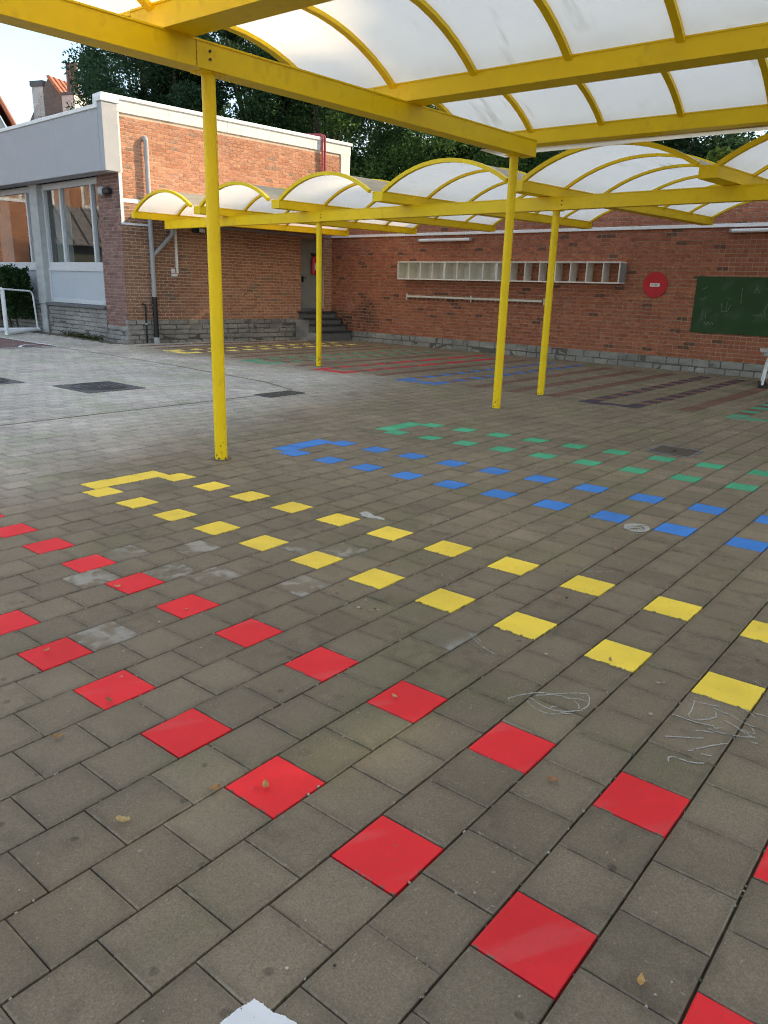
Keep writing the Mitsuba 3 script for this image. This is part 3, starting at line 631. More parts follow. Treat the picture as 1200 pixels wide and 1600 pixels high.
# ---------------------------------------------------------------- the two canopies
def arc_pts(c, rise, n=14):
    R = (c*c/4+rise*rise)/(2*rise); a0 = math.asin(c/2/R); a = np.linspace(-a0, a0, n+1)
    return np.stack([c/2+R*np.sin(a), R*np.cos(a)-(R-rise)], 1)     # (across, up)
def vault(holder, base, axis, across, chord, rise, ribs, rib_w=.055, sheet_out=.03):
    pts = arc_pts(chord, rise); n = len(pts)
    tan = np.gradient(pts, axis=0); tan /= np.linalg.norm(tan, axis=1, keepdims=True); nor = np.stack([-tan[:, 1], tan[:, 0]], 1)
    def at(a, off, u): return base+np.outer(a+off*0, [0, 0, 0]) if False else base+across*(a[:, [0]])+ZU*(a[:, [1]])+axis*u
    for i, u in enumerate(ribs):
        w = rib_w/2*(1.25 if i in (0, len(ribs)-1) else 1)
        hi, lo = pts+nor*.022, pts-nor*.030
        loop = np.stack([at(lo, 0, u-w), at(lo, 0, u+w), at(hi, 0, u+w), at(hi, 0, u-w)], 1)   # n x 4 x 3
        V = loop.reshape(-1, 3); f = []
        for j in range(n-1):
            for q in range(4): f.append([j*4+q, j*4+(q+1) % 4, (j+1)*4+(q+1) % 4, (j+1)*4+q])
        f += [[0, 3, 2, 1], [(n-1)*4+x for x in (0, 1, 2, 3)]]
        f = np.array(f)
        if np.dot(np.cross(axis, across), ZU) > 0: f = f[:, ::-1]
        put('rib', (V, f), 'yellow_steel', holder, smooth=40)
    for a, b in zip(ribs, ribs[1:]):
        lo = pts+nor*.004; V = np.vstack([at(lo, 0, a), at(lo, 0, b)]); j = np.arange(n-1)
        put('roof_panel', (V, np.stack([j, j+1, j+1+n, j+n], 1)), 'polycarbonate', holder, smooth=True)
def bar(mb, p0, p1, w, h, side=None):
    """box beam from p0 to p1 (centres of the bottom face), width w, height h"""
    p0, p1 = np.asarray(p0, float), np.asarray(p1, float); t = p1-p0; t[2] = 0; t /= np.linalg.norm(t); s = np.array([-t[1], t[0], 0])*w/2
    v, f = hexa([p0-s, p1-s, p1+s, p0+s, p0-s+ZU*h, p1-s+ZU*h, p1+s+ZU*h, p0+s+ZU*h]); mb.add(v, f)
def beam(holder, name, p0, p1, w, h, lip=True):
    m = MB(); bar(m, p0, p1, w, h-.012)
    p0, p1 = np.asarray(p0, float), np.asarray(p1, float)
    bar(m, p0+ZU*(h-.0119), p1+ZU*(h-.0119), w+.016, .012)
    t = (p1-p0)/np.linalg.norm(p1-p0); bar(m, p1-t*.0+t*.0005, p1+t*.007, w-.004, h-.016)
    return put(name, m, 'yellow_steel', holder)
def post(holder, x, y, ztop, r=.050):
    zg = float(ground(x, y)); m = MB(); m.add(*sweep([(x, y, zg-.1), (x, y, zg+.4), (x, y, ztop-.3), (x, y, ztop-.009)], r, 24)); k = put('post', m, 'yellow_steel', holder, smooth=40)
    m = MB(); v, f = chamfer_box(.20, .15, .009, .002); m.add(v+[x, y, ztop-.0046], f); put('head_plate', m, 'yellow_steel', k)
    m = MB(); m.tm(trimesh.creation.annulus(r_min=r+.0005, r_max=r+.034, height=.010, sections=24).apply_translation([x, y, zg])); put('ground_collar', m, 'collar_mortar', k)
    return k
def bolts(holder, p, nrm, tz=.05):
    for dz in (-tz/2, tz/2):
        c = trimesh.creation.cylinder(radius=.009, height=.016, sections=10); c.apply_transform(trimesh.geometry.align_vectors([0, 0, 1], nrm)); c.apply_translation(np.asarray(p)+ZU*dz); put('bolt', MB().tm(c), 'inspection_lid', holder)
# near canopy
c1 = thing('yard_canopy', 'nearest yellow steel canopy with white barrel vault panels, overhead', 'canopy')
zb = lambda x: 2.745+.0125*(x-2.713); yb = lambda x: 4.395-.012*(x-2.713)
mb1 = beam(c1, 'beam', (-3.2, yb(-3.2), zb(-3.2)), (7.24, yb(7.24), zb(7.24)), .165, .175)
post(c1, 2.713, 4.405, zb(2.713)); post(c1, 7.0, 4.40, zb(7.0))
m = MB(); bar(m, (2.545, yb(2.5)-.0, zb(2.545)+.002), (2.549, yb(2.5), zb(2.549)+.002), .171, .171); put('splice', m, 'joint_sand', mb1)
bolts(mb1, (2.66, yb(2.66)-.084, zb(2.66)+.09), [0, -1, 0]); 
ax1 = np.array([.037, -1.0, 0]); ax1 /= np.linalg.norm(ax1); ac1 = np.array([1.0, .037, 0]); ac1 /= np.linalg.norm(ac1)
gx1 = [-.26, 2.275, 4.842, 7.405]; gw = .235; ys = 5.28
zg1 = [zb(x)+.176 for x in gx1]
for i, x in enumerate(gx1):
    a = np.array([x+gw/2, 4.66, zg1[i]]); b = a+ax1*8.4
    beam(c1, 'gutter', b, a, gw, .155)
    m = MB(); bar(m, a-ax1*.01+ZU*.125, np.array([x+gw/2+(4.45-ys)*.037, ys, zg1[i]+.125]), gw, .03); put('gutter_tail', m, 'yellow_steel', c1)
for i in range(3):
    p0 = np.array([gx1[i]+gw-.02+(4.45-ys)*.037, ys, (zg1[i]+zg1[i+1])/2+.158]); chord = gx1[i+1]-gx1[i]-gw+.04
    vault(c1, p0, ax1, ac1, chord, .335, [.02]+[.86*j+.06 for j in range(1, 10)], rib_w=.06)
m = MB(); fbox(m, FX, 7.665, 7.93, -3.0, 4.655, 2.978, 2.988); fbox(m, FX, 7.40, 7.98, 4.685, 5.12, 2.962, 2.972); put('edge_sheet', m, 'polycarbonate', c1)
# rear canopy
c2 = thing('rear_canopy', 'lower yellow steel canopy of white barrel vaults along the brick walls', 'canopy')
bx = lambda y: 8.76+.0424*(y-4.73)
mb2 = beam(c2, 'beam', (bx(-3.5), -3.5, 2.385), (bx(14.12), 14.12, 2.385), .12, .170)
for y in (.07, 4.73, 9.39): post(c2, bx(y), y, 2.385, .049); bolts(mb2, (bx(y)-.062, y-.10, 2.47), [-1, 0, 0])
gy = [14.28, 11.95, 9.66, 7.30, 4.87, 2.42, .05, -2.35]; gL = 6.05
fx = lambda y: 7.83+.046*y
front = [np.array([fx(y), y, 2.558]) for y in gy]
for i, p in enumerate(front):
    w = .13 if i == 0 else .215
    a = p+d2*0+np.array([-d2[1], d2[0], 0])*w/2; b = a+d2*gL+ZU*.03
    beam(c2, 'gutter', b, a, w, .135)
for i in range(7):
    pr, pl_ = front[i+1], front[i]
    ac = -np.array([-d2[1], d2[0], 0]); base = pl_+ac*(-.02)+ZU*.138; chord = float(np.dot(pr-pl_, ac))-.215+.04
    sh = float(np.dot(pr-pl_, d2))
    vault(c2, base, d2, ac, chord, .325, [.03+.0]+[.03+.985*j for j in range(1, 7)], rib_w=.045)

e0 = front[0]+np.array([-d2[1], d2[0], 0])*.11+ZU*.136
q0, q1 = P(FB, .66, .02, 2.955), P(FB, 5.9, .02, 2.955)
v, f = hexa([e0+d2*.62, e0+d2*gL, q1, q0]+[x+ZU*.012 for x in (e0+d2*.62, e0+d2*gL, q1, q0)]); put('wall_flashing', MB().add(v, f), 'white_trim', c2)

# ---------------------------------------------------------------- pipes and fittings on the school wall
k = thing('downpipe', 'grey rainwater downpipe with black iron foot on the school wall', 'pipe')
cx = .655
m = MB(); m.add(*sweep(bend([P(FB, cx, -.02, 4.33), P(FB, cx, .10, 4.33), P(FB, cx, .10, 3.4), P(FB, cx, .10, .92)], .10, 7), .052, 16)); put('pipe', m, 'grey_pipe', k, smooth=50)
m = MB(); m.add(*sweep([P(FB, cx, .10, .95), P(FB, cx, .10, .03)], .058, 16)); put('foot', m, 'black_iron', k, smooth=50)
m = MB(); m.add(*sweep([P(FB, cx, .10, .03), P(FB, cx, .10, -.12)], .072, 16)); put('base', m, 'concrete', k, smooth=50)
m = MB(); m.add(*sweep(bend([P(FB, cx, .10, 1.84), P(FB, 1.20, .10, 2.36), P(FB, 1.20, .12, 2.52)], .05), .046, 14)); put('branch', m, 'grey_pipe', k, smooth=50)
for z in (3.95, 3.45, 2.95, 1.62, 2.25):
    m = MB(); m.add(*sweep([P(FB, cx, .10, z-.02), P(FB, cx, .10, z+.02)], .058, 16)); put('clip', m, 'grey_pipe', k, smooth=50)
k = thing('standpipe', 'thin black pipe bent at the top beside the downpipe foot', 'pipe')
m = MB(); m.add(*sweep(bend([P(FB, .36, .03, .79), P(FB, .44, .05, .78), P(FB, .43, .05, -.1)], .05), .020, 10)); put('pipe', m, 'black_iron', k, smooth=50)
m = MB(); m.add(*sweep([P(FB, .43, .05, .32), P(FB, .43, .05, .36)], .03, 10)); put('clip', m, 'grey_pipe', k, smooth=50)
k = thing('cable_duct', 'white vertical cable duct below the rear canopy beam', 'cable duct')
m = MB(); fbox(m, FB, 1.30, 1.36, .004, .035, 1.50, 2.50, ch=.004); put('duct', m, 'white_trim', k)
k = thing('socket_box', 'small white socket box at the foot of the cable duct', 'socket')
m = MB(); fbox(m, FB, 1.17, 1.26, .004, .05, 1.50, 1.60, ch=.006); put('upper_box', m, 'white_trim', k); m = MB(); fbox(m, FB, 1.17, 1.32, .004, .05, 1.425, 1.488, ch=.006); put('lower_box', m, 'white_trim', k)
k = thing('floodlight', 'black floodlight with pale lens under the rear canopy', 'lamp')
m = MB(); fbox(m, FB, 1.75, 2.08, .03, .17, 2.44, 2.56, ch=.02); put('housing', m, 'black_iron', k); m = MB(); fbox(m, FB, 1.88, 2.04, .171, .18, 2.455, 2.54, ch=.004); put('lens', m, 'white_trim', k)
k = thing('wall_trunking', 'white cable trunking under the canopy on the school wall', 'cable duct')
m = MB(); fbox(m, FB, 1.9, 6.15, .004, .045, 2.575, 2.63, ch=.005); put('trunking', m, 'board_side', k)
k = thing('wall_trunking', 'long white cable trunking along the dark brick wall', 'cable duct')
m = MB()
for a, b in ((-6.0, -.9), (-.897, 2.1), (2.103, 5.0), (5.003, 7.9)): m2 = MB(); fbox(m2, FW, a, b, .008, .05, 2.592, 2.657, ch=.005); put('trunking_length', m2, 'board_edge', k)
k = thing('wall_lamp', 'dark bulkhead lamp on the purple brick pier', 'lamp')
m = MB(); fbox(m, FL, .28, .62, .01, .13, 3.13, 3.27, ch=.03); put('housing', m, 'black_iron', k); m = MB(); fbox(m, FL, .50, .70, .02, .15, 3.12, 3.30, ch=.03); put('lens', m, 'grey_pipe', k)
k = thing('roof_pipe', 'two dark red pipes coming over the parapet at the far end', 'pipe')
for s in (5.80, 5.89):
    m = MB(); m.add(*sweep(bend([P(FB, s-.35 if s < 5.85 else s, -.5, 5.16), P(FB, s, .04, 5.15), P(FB, s, .085, 5.10), P(FB, s, .085, 2.7)], .06), .028, 10)); put('pipe', m, 'red_pipe_paint', k, smooth=50)
k = thing('fire_extinguisher', 'red fire extinguisher hung on the grey green door', 'fire extinguisher')
def on_door(s, o, z): return P(FB, s, -.115+o, z)
m = MB(); m.add(*sweep([on_door(5.60, .09, 1.60), on_door(5.60, .09, 1.63), on_door(5.60, .09, 2.0), on_door(5.60, .09, 2.06), on_door(5.60, .09, 2.09)], [.05, .075, .075, .05, .025], 16)); put('cylinder', m, 'extinguisher_red', k, smooth=50)
m = MB(); fbox(m, FB, 5.54, 5.68, -.05, .01, 2.09, 2.15, ch=.01); put('valve', m, 'black_iron', k)
m = MB(); m.add(*sweep(bend([on_door(5.52, .08, 2.10), on_door(5.50, .09, 2.16), on_door(5.69, .10, 2.14), on_door(5.70, .10, 1.75)], .05), .012, 8)); put('hose', m, 'black_iron', k, smooth=50)
m = MB(); fbox(m, FB, 5.57, 5.63, .052, .0555, 1.72, 1.90); put('label', m, 'label_white', k)

# ---------------------------------------------------------------- things on the dark brick wall
so = .0424
sh_edges = [5.20, 3.685, 2.17, .655, -.86]
ordn = ['leftmost', 'second from the left', 'third from the left', 'rightmost']
for i in range(4):
    a, b = sh_edges[i+1], sh_edges[i]
    k = thing('shelf_unit', f'beige open shelf unit on the brick wall, {ordn[i]} of four', 'shelf', 'wall shelf units in a row')
    z0, z1, o0, o1 = 1.530, 1.965, .008, .30
    m = MB(); fbox(m, FW, a+.003, b-.003, o0, o1, z1-.025, z1, ch=.003); put('top_board', m, 'board_edge', k)
    m = MB(); fbox(m, FW, a+.003, b-.003, o0, o1, z0, z0+.025, ch=.003); put('bottom_board', m, 'board_edge', k)
    m = MB(); fbox(m, FW, a+.003, a+.028, o0, o1-.001, z0+.025, z1-.025); put('side_board', m, 'board_side' if i == 3 else 'beige_board', k)
    m = MB(); fbox(m, FW, b-.028, b-.003, o0, o1-.001, z0+.025, z1-.025); put('side_board', m, 'beige_board', k)
    for j in range(1, 4):
        c = a+(b-a)*j/4; m = MB(); fbox(m, FW, c-.009, c+.009, o0, o1-.004, z0+.025, z1-.025); put('divider', m, 'beige_board', k)
    for c, hw, oo in [(a+.0155, .0125, o1-.0005), (b-.0155, .0125, o1-.0005)]+[(a+(b-a)*j/4, .010, o1-.0035) for j in (1, 2, 3)]:
        m = MB(); fbox(m, FW, c-hw, c+hw, oo, o1+.002, z0+.0252, z1-.0252); put('front_edge', m, 'board_edge', k)
    if i < 2: m = MB(); fbox(m, FW, a+.03, b-.03, .009, .014, z0+.025, z1-.025); put('back_board', m, 'beige_board', k)
k = thing('coat_rail', 'long pale coat rail with dark hooks below the shelf units', 'coat rail')
m = MB(); fbox(m, FW, 1.04, 5.05, .055, .085, 1.095, 1.142, ch=.004); put('rail', m, 'beige_board', k)
for s in (1.00, 3.03, 5.08): m = MB(); fbox(m, FW, s-.015, s+.015, .006, .054, 1.03, 1.19, ch=.004); put('bracket', m, 'beige_board', k)
for j in range(26):
    s = 1.14+j*.15; m = MB(); m.add(*sweep(bend([P(FW, s, .07, 1.095), P(FW, s, .08, 1.055), P(FW, s, .12, 1.05), P(FW, s, .125, 1.08)], .02, 3), .007, 6)); put('hook', m, 'black_iron', k)
for i, (a, b, zz, lab) in enumerate(((3.12, 4.71, 2.49, 'white tube light above the shelf units'), (-4.5, -2.87, 2.535, 'white tube light at the right edge above the chalkboard'))):
    k = thing('tube_light', lab, 'lamp')
    m = MB(); fbox(m, FW, a, b, .03, .11, zz-.045, zz+.02, ch=.02); put('diffuser', m, 'white_trim', k)
    m = MB(); fbox(m, FW, a+.02, b-.02, .006, .029, zz-.035, zz+.03); put('backplate', m, 'board_side', k)
    for e in (a, b): m = MB(); fbox(m, FW, e-.025, e+.025, .025, .115, zz-.05, zz+.025, ch=.012); put('end_cap', m, 'board_side', k)
k = thing('red_disc', 'round red target disc with a white plate, between shelves and chalkboard', 'sign')
cz, cs = 1.525, -1.517
cyl = trimesh.creation.cylinder(radius=.252, height=.018, sections=56); R = np.eye(4); R[:3, 0] = FW[1]; R[:3, 1] = ZU; R[:3, 2] = np.cross(FW[1], ZU); R[:3, 3] = P(FW, cs, .02, cz); cyl.apply_transform(R)
put('disc', MB().tm(cyl), 'sign_red', k, smooth=40)
m = MB(); fbox(m, FW, cs-.10, cs+.10, .030, .036, cz-.034, cz+.034, ch=.002); pk = put('plate', m, 'label_white', k)
m = MB()
for j in range(6): fbox(m, FW, cs-.075+j*.026, cs-.060+j*.026, .0362, .0372, cz-.014, cz+.014)
put('print', m, 'ink', pk); tag(pk, 'white plate with small blurred print')
k = thing('chalkboard', 'dark green chalkboard with faint chalk scribbles, at the right edge', 'chalkboard')
m = MB(); fbox(m, FW, -5.5, -2.353, .008, .030, .643, 1.700, ch=.003); put('board', m, 'board_green', k)
def on_board(px, py):      # board drawing coordinates: metres from the left end, height
    return P(FW, -2.353-px, .0315, py)
strokes = [[(.87,1.50),(.88,1.35),(.885,1.22)], [(.20,1.10),(.19,1.0),(.19,.88)], [(.26,1.04),(.27,.92)], [(.52,1.22),(.55,1.15),(.55,1.06),(.60,1.06),(.66,1.06)], [(.64,1.24),(.64,1.14),(.65,1.07)], [(.72,1.20),(.69,1.14),(.67,1.08)],
  [(1.15,1.55),(1.11,1.45),(1.09,1.40)], [(1.14,1.50),(1.17,1.44),(1.20,1.41)], [(1.30,1.47),(1.36,1.52),(1.40,1.50),(1.36,1.47)], [(1.75,1.36),(1.6,1.35),(1.46,1.30),(1.36,1.22),(1.33,1.10),(1.35,1.0)], [(1.14,1.03),(1.18,1.0),(1.2,1.04),(1.24,1.0),(1.27,1.04),(1.31,.99)],
  [(.25,.80),(.26,.86),(.29,.79),(.32,.86),(.36,.80),(.40,.85),(.44,.80)], [(.60,1.32),(.66,1.31),(.69,1.28)], [(1.55,1.47),(1.60,1.49)], [(.12,1.45),(.2,1.5),(.24,1.52)], [(.10,1.30),(.16,1.27),(.22,1.33)]]
m = MB()
for l in strokes:
    for a, b in zip(l, l[1:]):
        a_, b_ = np.array(a), np.array(b); d = b_-a_; nn = np.array([-d[1], d[0]])/np.linalg.norm(d)*.004
        m.add([on_board(*(a_-nn)), on_board(*(b_-nn)), on_board(*(b_+nn)), on_board(*(a_+nn))], [[0, 1, 2, 3]])
plain('board_chalk', (.15, .20, .15), .95, .1, grain=.3, scale=90)
put('chalk_scribble', m, 'board_chalk', k)
# table at the right edge
k = thing('folding_table', 'grey folding table on curved tube legs, cut by the right edge', 'table')
tc = np.array([13.10, 2.80, float(ground(13.1, 2.8))]); FT = (tc, np.array([.83, -.56, 0]), np.array([.56, .83, 0]))
FT = (tc, np.array([0.25, -.968, 0]), np.array([.968, .25, 0]))
m = MB(); fbox(m, FT, -.12, 1.5, -.30, .50, .585, .61, ch=.006); put('top', m, 'table_top', k)
m = MB(); fbox(m, FT, -.06, 1.45, -.27, -.23, .535, .584); fbox(m, FT, -.06, 1.45, .42, .46, .535, .584); put('rail', m, 'grey_pipe', k)
for s in (.02, 1.3):
    for o in (-.25, .44):
        m = MB(); m.add(*sweep(bend([P(FT, s+.06, o, .55), P(FT, s, o, .40), P(FT, s-.03, o, .02)], .2, 8), .020, 10)); put('leg', m, 'white_trim', k, smooth=50)
    m = MB(); fbox(m, FT, s-.09, s+.05, -.36, .55, .0, .045, ch=.012); put('foot', m, 'black_iron', k)

# ---------------------------------------------------------------- goal, hedge, weeds
def tubes(name, lines, r, mat_, holder, rad=.1):
    for l in lines:
        m = MB(); m.add(*sweep(bend(l, rad, 6) if len(l) > 2 else l, r, 14)); put(name, m, mat_, holder, smooth=50)
k = thing('football_goal', 'white metal football goal in front of the hedge', 'goal')
g0 = np.array([7.80, 19.15, -.095]); gb = np.array([8.98, 19.86, -.07]); lf = np.array([-2.6, .55, 0.0])
tubes('post', [[g0, g0+ZU*1.125], [g0+lf, g0+lf+ZU*1.125]], .05, 'white_enamel', k)
tubes('crossbar', [[g0+ZU*1.10, g0+lf+ZU*1.10]], .05, 'white_enamel', k)
tubes('base_bar', [[g0+ZU*.05, gb+ZU*.05], [gb+ZU*.05, gb+lf+ZU*.05], [g0+lf+ZU*.05, gb+lf+ZU*.05]], .05, 'white_enamel', k)
back = gb+ZU*1.03-(gb-g0)*.09
tubes('side_stay', [[g0+ZU*1.11, back, gb-(gb-g0)*.03+ZU*.06], [g0+lf+ZU*1.11, back+lf, gb+lf+ZU*.06]], .022, 'white_enamel', k, .16)

def leaves(pts, size, tilt=1.0, tones=((.03, .06, .02), (.06, .11, .035)), aspect=.45, droop=0.0, shade=None, seed=1):
    r = np.random.default_rng(seed); n = len(pts)
    a = r.normal(size=(n, 3)); a[:, 2] = a[:, 2]*.6-droop; a /= np.linalg.norm(a, axis=1, keepdims=True)
    b = r.normal(size=(n, 3)); b -= a*(a*b).sum(1, keepdims=True); b /= np.linalg.norm(b, axis=1, keepdims=True)
    L = size*r.uniform(.6, 1.35, n)[:, None]; nn = np.cross(a, b)
    v = np.stack([pts-a*L/2, pts+b*L*aspect/2+nn*L*.06, pts+a*L/2, pts-b*L*aspect/2+nn*L*.06], 1).reshape(-1, 3)
    k = np.arange(n)*4; f = np.stack([k, k+1, k+2, k+3], 1)
    t = r.random(n)[:, None]; c = np.asarray(tones[0])*(1-t)+np.asarray(tones[1])*t
    c = c*(.75+.5*r.random((n, 1)))
    return v, f, np.repeat(c, 4, 0)
def hedge(s0, s1, o0, o1, z1):
    k = thing('hedge', 'clipped dark green hedge under the windows behind the goal', 'hedge'); r = np.random.default_rng(5); pts = []
    n = 9000
    q = r.random((n, 3)); face = r.integers(0, 4, n)
    s = s0+(s1-s0)*q[:, 0]; o = o0+(o1-o0)*q[:, 1]; z = .25+(z1-.25)*q[:, 2]
    dpt = np.abs(r.normal(0, .07, n))
    s = np.where(face == 1, s0+dpt, s); o = np.where(face == 0, o1-dpt, o); z = np.where(face == 2, z1-dpt, z)
    bump = .06*np.sin(s*9+z*7)+.05*np.sin(o*11+z*5)
    z = np.where(face == 2, z+bump, z); o = np.where(face == 0, o+bump, o); s = np.where(face == 1, s+bump, s)
    thin = (z < .5) & (r.random(n) > (z/.5))
    p = np.array([P(FL, a, b, c) for a, b, c in zip(s[~thin], o[~thin], z[~thin])])
    v, f, c = leaves(p, .085, tones=((.022, .05, .02), (.05, .10, .035)), aspect=.6, seed=3)
    kk = put('foliage', (v, f), 'leaf', k, color=c); tag(kk, kind='stuff')
    m = MB()
    for s in np.arange(s0+.2, s1, .42): m.add(*sweep([P(FL, s, (o0+o1)/2, -.12), P(FL, s+.04, (o0+o1)/2+.05, .4), P(FL, s-.05, (o0+o1)/2, .9)], [.03, .025, .012], 6))
    put('stem', m, 'bark', k)
    m = MB(); fbox(m, FL, s0+.16, s1-.1, o0+.15, o1-.18, .42, z1-.16); put('branches', m, 'bark', k)
hedge(4.55, 11.5, .12, .85, 1.52)
for i, (s, o, lab) in enumerate(((2.6, .10, 'low green weeds growing at the plinth below the first window'), (1.25, .12, 'small weed tuft at the plinth near the corner pier'), (1.9, .10, 'dry leafy weeds at the foot of the stone plinth'))):
    r = np.random.default_rng(40+i); n = 240; p = np.array([P(FL, s+r.normal(0, .22), o+abs(r.normal(0, .05)), -.09+abs(r.normal(0, .05))) for _ in range(n)])
    v, f, c = leaves(p, .05, tones=((.05, .075, .025), (.13, .12, .05)), seed=60+i); kk = thing('weed', lab, 'plant'); tag(put('foliage', (v, f), 'leaf', kk, color=c), kind='stuff')

# ---------------------------------------------------------------- trees
def tree(name, label, x, y, h, cr, n, leaf=.22, tones=((.018, .04, .018), (.05, .09, .03)), droop=.3, seed=1, low=.25, flat=1.0, clumps=46, group=None, spread=.62):
    k = thing(name, label, 'tree', group); r = np.random.default_rng(seed); zg = -.42
    base = np.array([x, y, zg]); top = base+np.array([r.normal(0, .3), r.normal(0, .3), h*.82])
    trunk = [base+(top-base)*t+np.array([r.normal(0, .1), r.normal(0, .1), 0])*(0 < t < 1) for t in np.linspace(0, 1, 7)]
    m = MB(); m.add(*sweep(trunk, np.linspace(.19, .03, 7)*h/9, 9)); tk = put('trunk', m, 'bark', k, smooth=60)
    cen, rad = [], []
    zc = zg+h*(low+1)/2; hz = h*(1-low)/2
    for i in range(clumps):
        d = r.normal(size=3); d /= np.linalg.norm(d); q = r.random()**.4
        c = np.array([x, y, zc])+d*q*np.array([cr*.92, cr*.92, hz*.92]); c[2] = max(c[2], zg+h*low*.9)
        wid = 1-.45*max(0, (c[2]-zc)/hz)**2; c[:2] = base[:2]+(c[:2]-base[:2])*wid
        cen.append(c); rad.append(r.uniform(.30, .62)*min(cr, 2.6)*spread)
    for i in range(0, clumps, 3):
        c = cen[i]; t = np.clip((c[2]-zg)/h*.62, .12, .9); s = base+(top-base)*t; mid = (s+c)/2+np.array([0, 0, -.05*h*r.random()])
        m = MB(); m.add(*sweep([s, mid, c], np.array([.055, .034, .010])*h/9, 6)); put('limb', m, 'bark', tk, smooth=60)
    per = n//clumps; pts = []
    for c, q in zip(cen, rad):
        d = r.normal(size=(per, 3)); d /= np.linalg.norm(d, axis=1, keepdims=True); qq = r.random((per, 1))**.45
        pts.append(c+d*qq*q*np.array([1, 1, .8*flat]))
    pts = np.vstack(pts); v, f, c = leaves(pts, leaf, tones=tones, droop=droop, seed=seed+100)
    tag(put('crown', (v, f), 'leaf', k, color=c), kind='stuff')
    return k
def polar(az, d): return CAM[0]+d*math.cos(math.radians(az)), CAM[1]+d*math.sin(math.radians(az))
DK = ((.028, .062, .028), (.070, .130, .048)); MD = ((.045, .095, .030), (.125, .21, .060)); GR = ((.036, .078, .042), (.085, .150, .075))
TR = [(55.5, 34, 14.0, 2.7, 24000, .19, GR, 'leafy tree edging the sky beside the old brick house'),
      (53.4, 31, 16.0, 3.7, 34000, .19, GR, 'feathery dark green tree at the left end behind the school roof'),
      (48.5, 30, 13.5, 3.6, 26000, .22, DK, 'dense dark tree behind the nearest yellow post'),
      (43.6, 28.5, 11.5, 3.4, 24000, .20, DK, 'dark tree beyond the far corner of the school roof'),
      (38.0, 27.5, 9.6, 3.1, 24000, .18, MD, 'leafy green tree right of the school roof'),
      (32.6, 27.5, 9.0, 2.9, 22000, .17, MD, 'leafy tree above the middle vaults of the rear canopy'),
      (27.2, 28.0, 8.6, 2.9, 20000, .18, DK, 'dark tree behind the second near post'),
      (21.8, 27.0, 8.6, 2.8, 20000, .17, DK, 'dark tree seen between the two canopies on the right'),
      (16.8, 26.0, 9.0, 2.7, 18000, .20, GR, 'broad leaved grey green tree near the right edge')]
for i, (az, d, h, cr, n, lf, tn, lab) in enumerate(TR):
    x, y = polar(az, d); tree('tree', lab, x, y, h, cr, int(n*1.9), lf*.70, tn, seed=20+i, low=.14, clumps=60)
for i, (az, d, h, cr, lab) in enumerate(((44, 34, 9, 3.8, 'dark bush behind the trees at the school roof corner'), (33, 34, 7.5, 4, 'dark bush filling the gap behind the middle trees'), (23, 33, 7.5, 4, 'dark bush behind the trees between the canopies'))):
    x, y = polar(az, d); tree('shrub', lab, x, y, h, cr, 14000, .3, DK, seed=70+i, low=.05, clumps=40)
x, y = polar(18.5, 19.6); tree('shrub', 'yellow green shrub showing over the rear canopy at the right', x, y, 5.2, 1.3, 2600, .16, ((.10, .15, .03), (.24, .30, .07)), seed=81, low=.35, clumps=20)
x, y = polar(30.2, 20.5); tree('shrub', 'bright green shrub showing above the middle vaults', x, y, 4.6, 1.0, 1500, .15, ((.06, .11, .02), (.15, .22, .05)), seed=82, low=.45, clumps=16)
for i, (p, q, h) in enumerate(((17.5, 15.6, 13.5), (17.5, 13.2, 15), (17, 10.6, 15), (17, 8.0, 14), (17, 5.2, 13.5), (17, 2.4, 13.5), (17, -.6, 13), (24, 14.5, 16), (24, 9, 17))):
    tree('shade_tree', 'tall tree beyond the right edge that shades the yard', .8*p+.6*q, -.6*p+.8*q, h, 2.7, 5200, .52, DK, seed=90+i, low=.18, clumps=44, group='tall trees shading the yard', spread=.8)

# ---------------------------------------------------------------- houses beyond
def house_at(az, d): return np.array([*polar(az, d), 0.0])
hx = house_at(61.6, 55); e1 = np.array([math.sin(math.radians(61.6)), -math.cos(math.radians(61.6)), 0]); e2 = np.array([math.cos(math.radians(61.6)), math.sin(math.radians(61.6)), 0])
ca, sa = math.cos(math.radians(42)), math.sin(math.radians(42))
FH = (hx, e1*ca-e2*sa, e2*ca+e1*sa)
k = thing('gable_house', 'old brick gable house with red tiles and tall chimneys beyond the school roof', 'house')
def prism(mb, F, prof, o0, o1):
    p = np.array(prof); n = len(p); v = np.vstack([[P(F, s, o, z) for s, z in p] for o in (o0, o1)])
    f = [[0, i, i+1] for i in range(1, n-1)]; f = f+[[a+n for a in t[::-1]] for t in f]
    for i in range(n): j = (i+1) % n; f += [[i, i+n, j+n], [i, j+n, j]]
    f = np.array(f); mb.add(v, f if np.dot(np.cross(F[1], F[2]), ZU) < 0 else f[:, ::-1])
zr = 12.85
m = MB(); prism(m, FH, [(-3.4, -.5), (2.9, -.5), (2.4, 9.6), (1.15, 11.7), (.0, zr), (-2.4, 9.6), (-3.4, 7.0)], 0, .4); put('gable_wall', m, 'chimney_brick', k)
m = MB(); prism(m, FH, [(1.45, 11.35), (.0, zr+.16), (.0, zr+.04), (1.45, 11.2)], -.1, 2.3); rf = put('roof', m, 'roof_tile', k)
m = MB(); prism(m, FH, [(-2.6, 9.4), (-.003, zr+.16), (-.003, zr+.04), (-2.6, 9.25)], .41, 2.3); put('roof', m, 'roof_tile', k)
for i in range(6):
    t0 = .0+i*.44; m = MB(); m.add(*sweep([P(FH, .05, t0, zr+.12), P(FH, 1.46, t0, 11.36)], .07, 6)); put('roof_tile_row', m, 'roof_tile', rf)
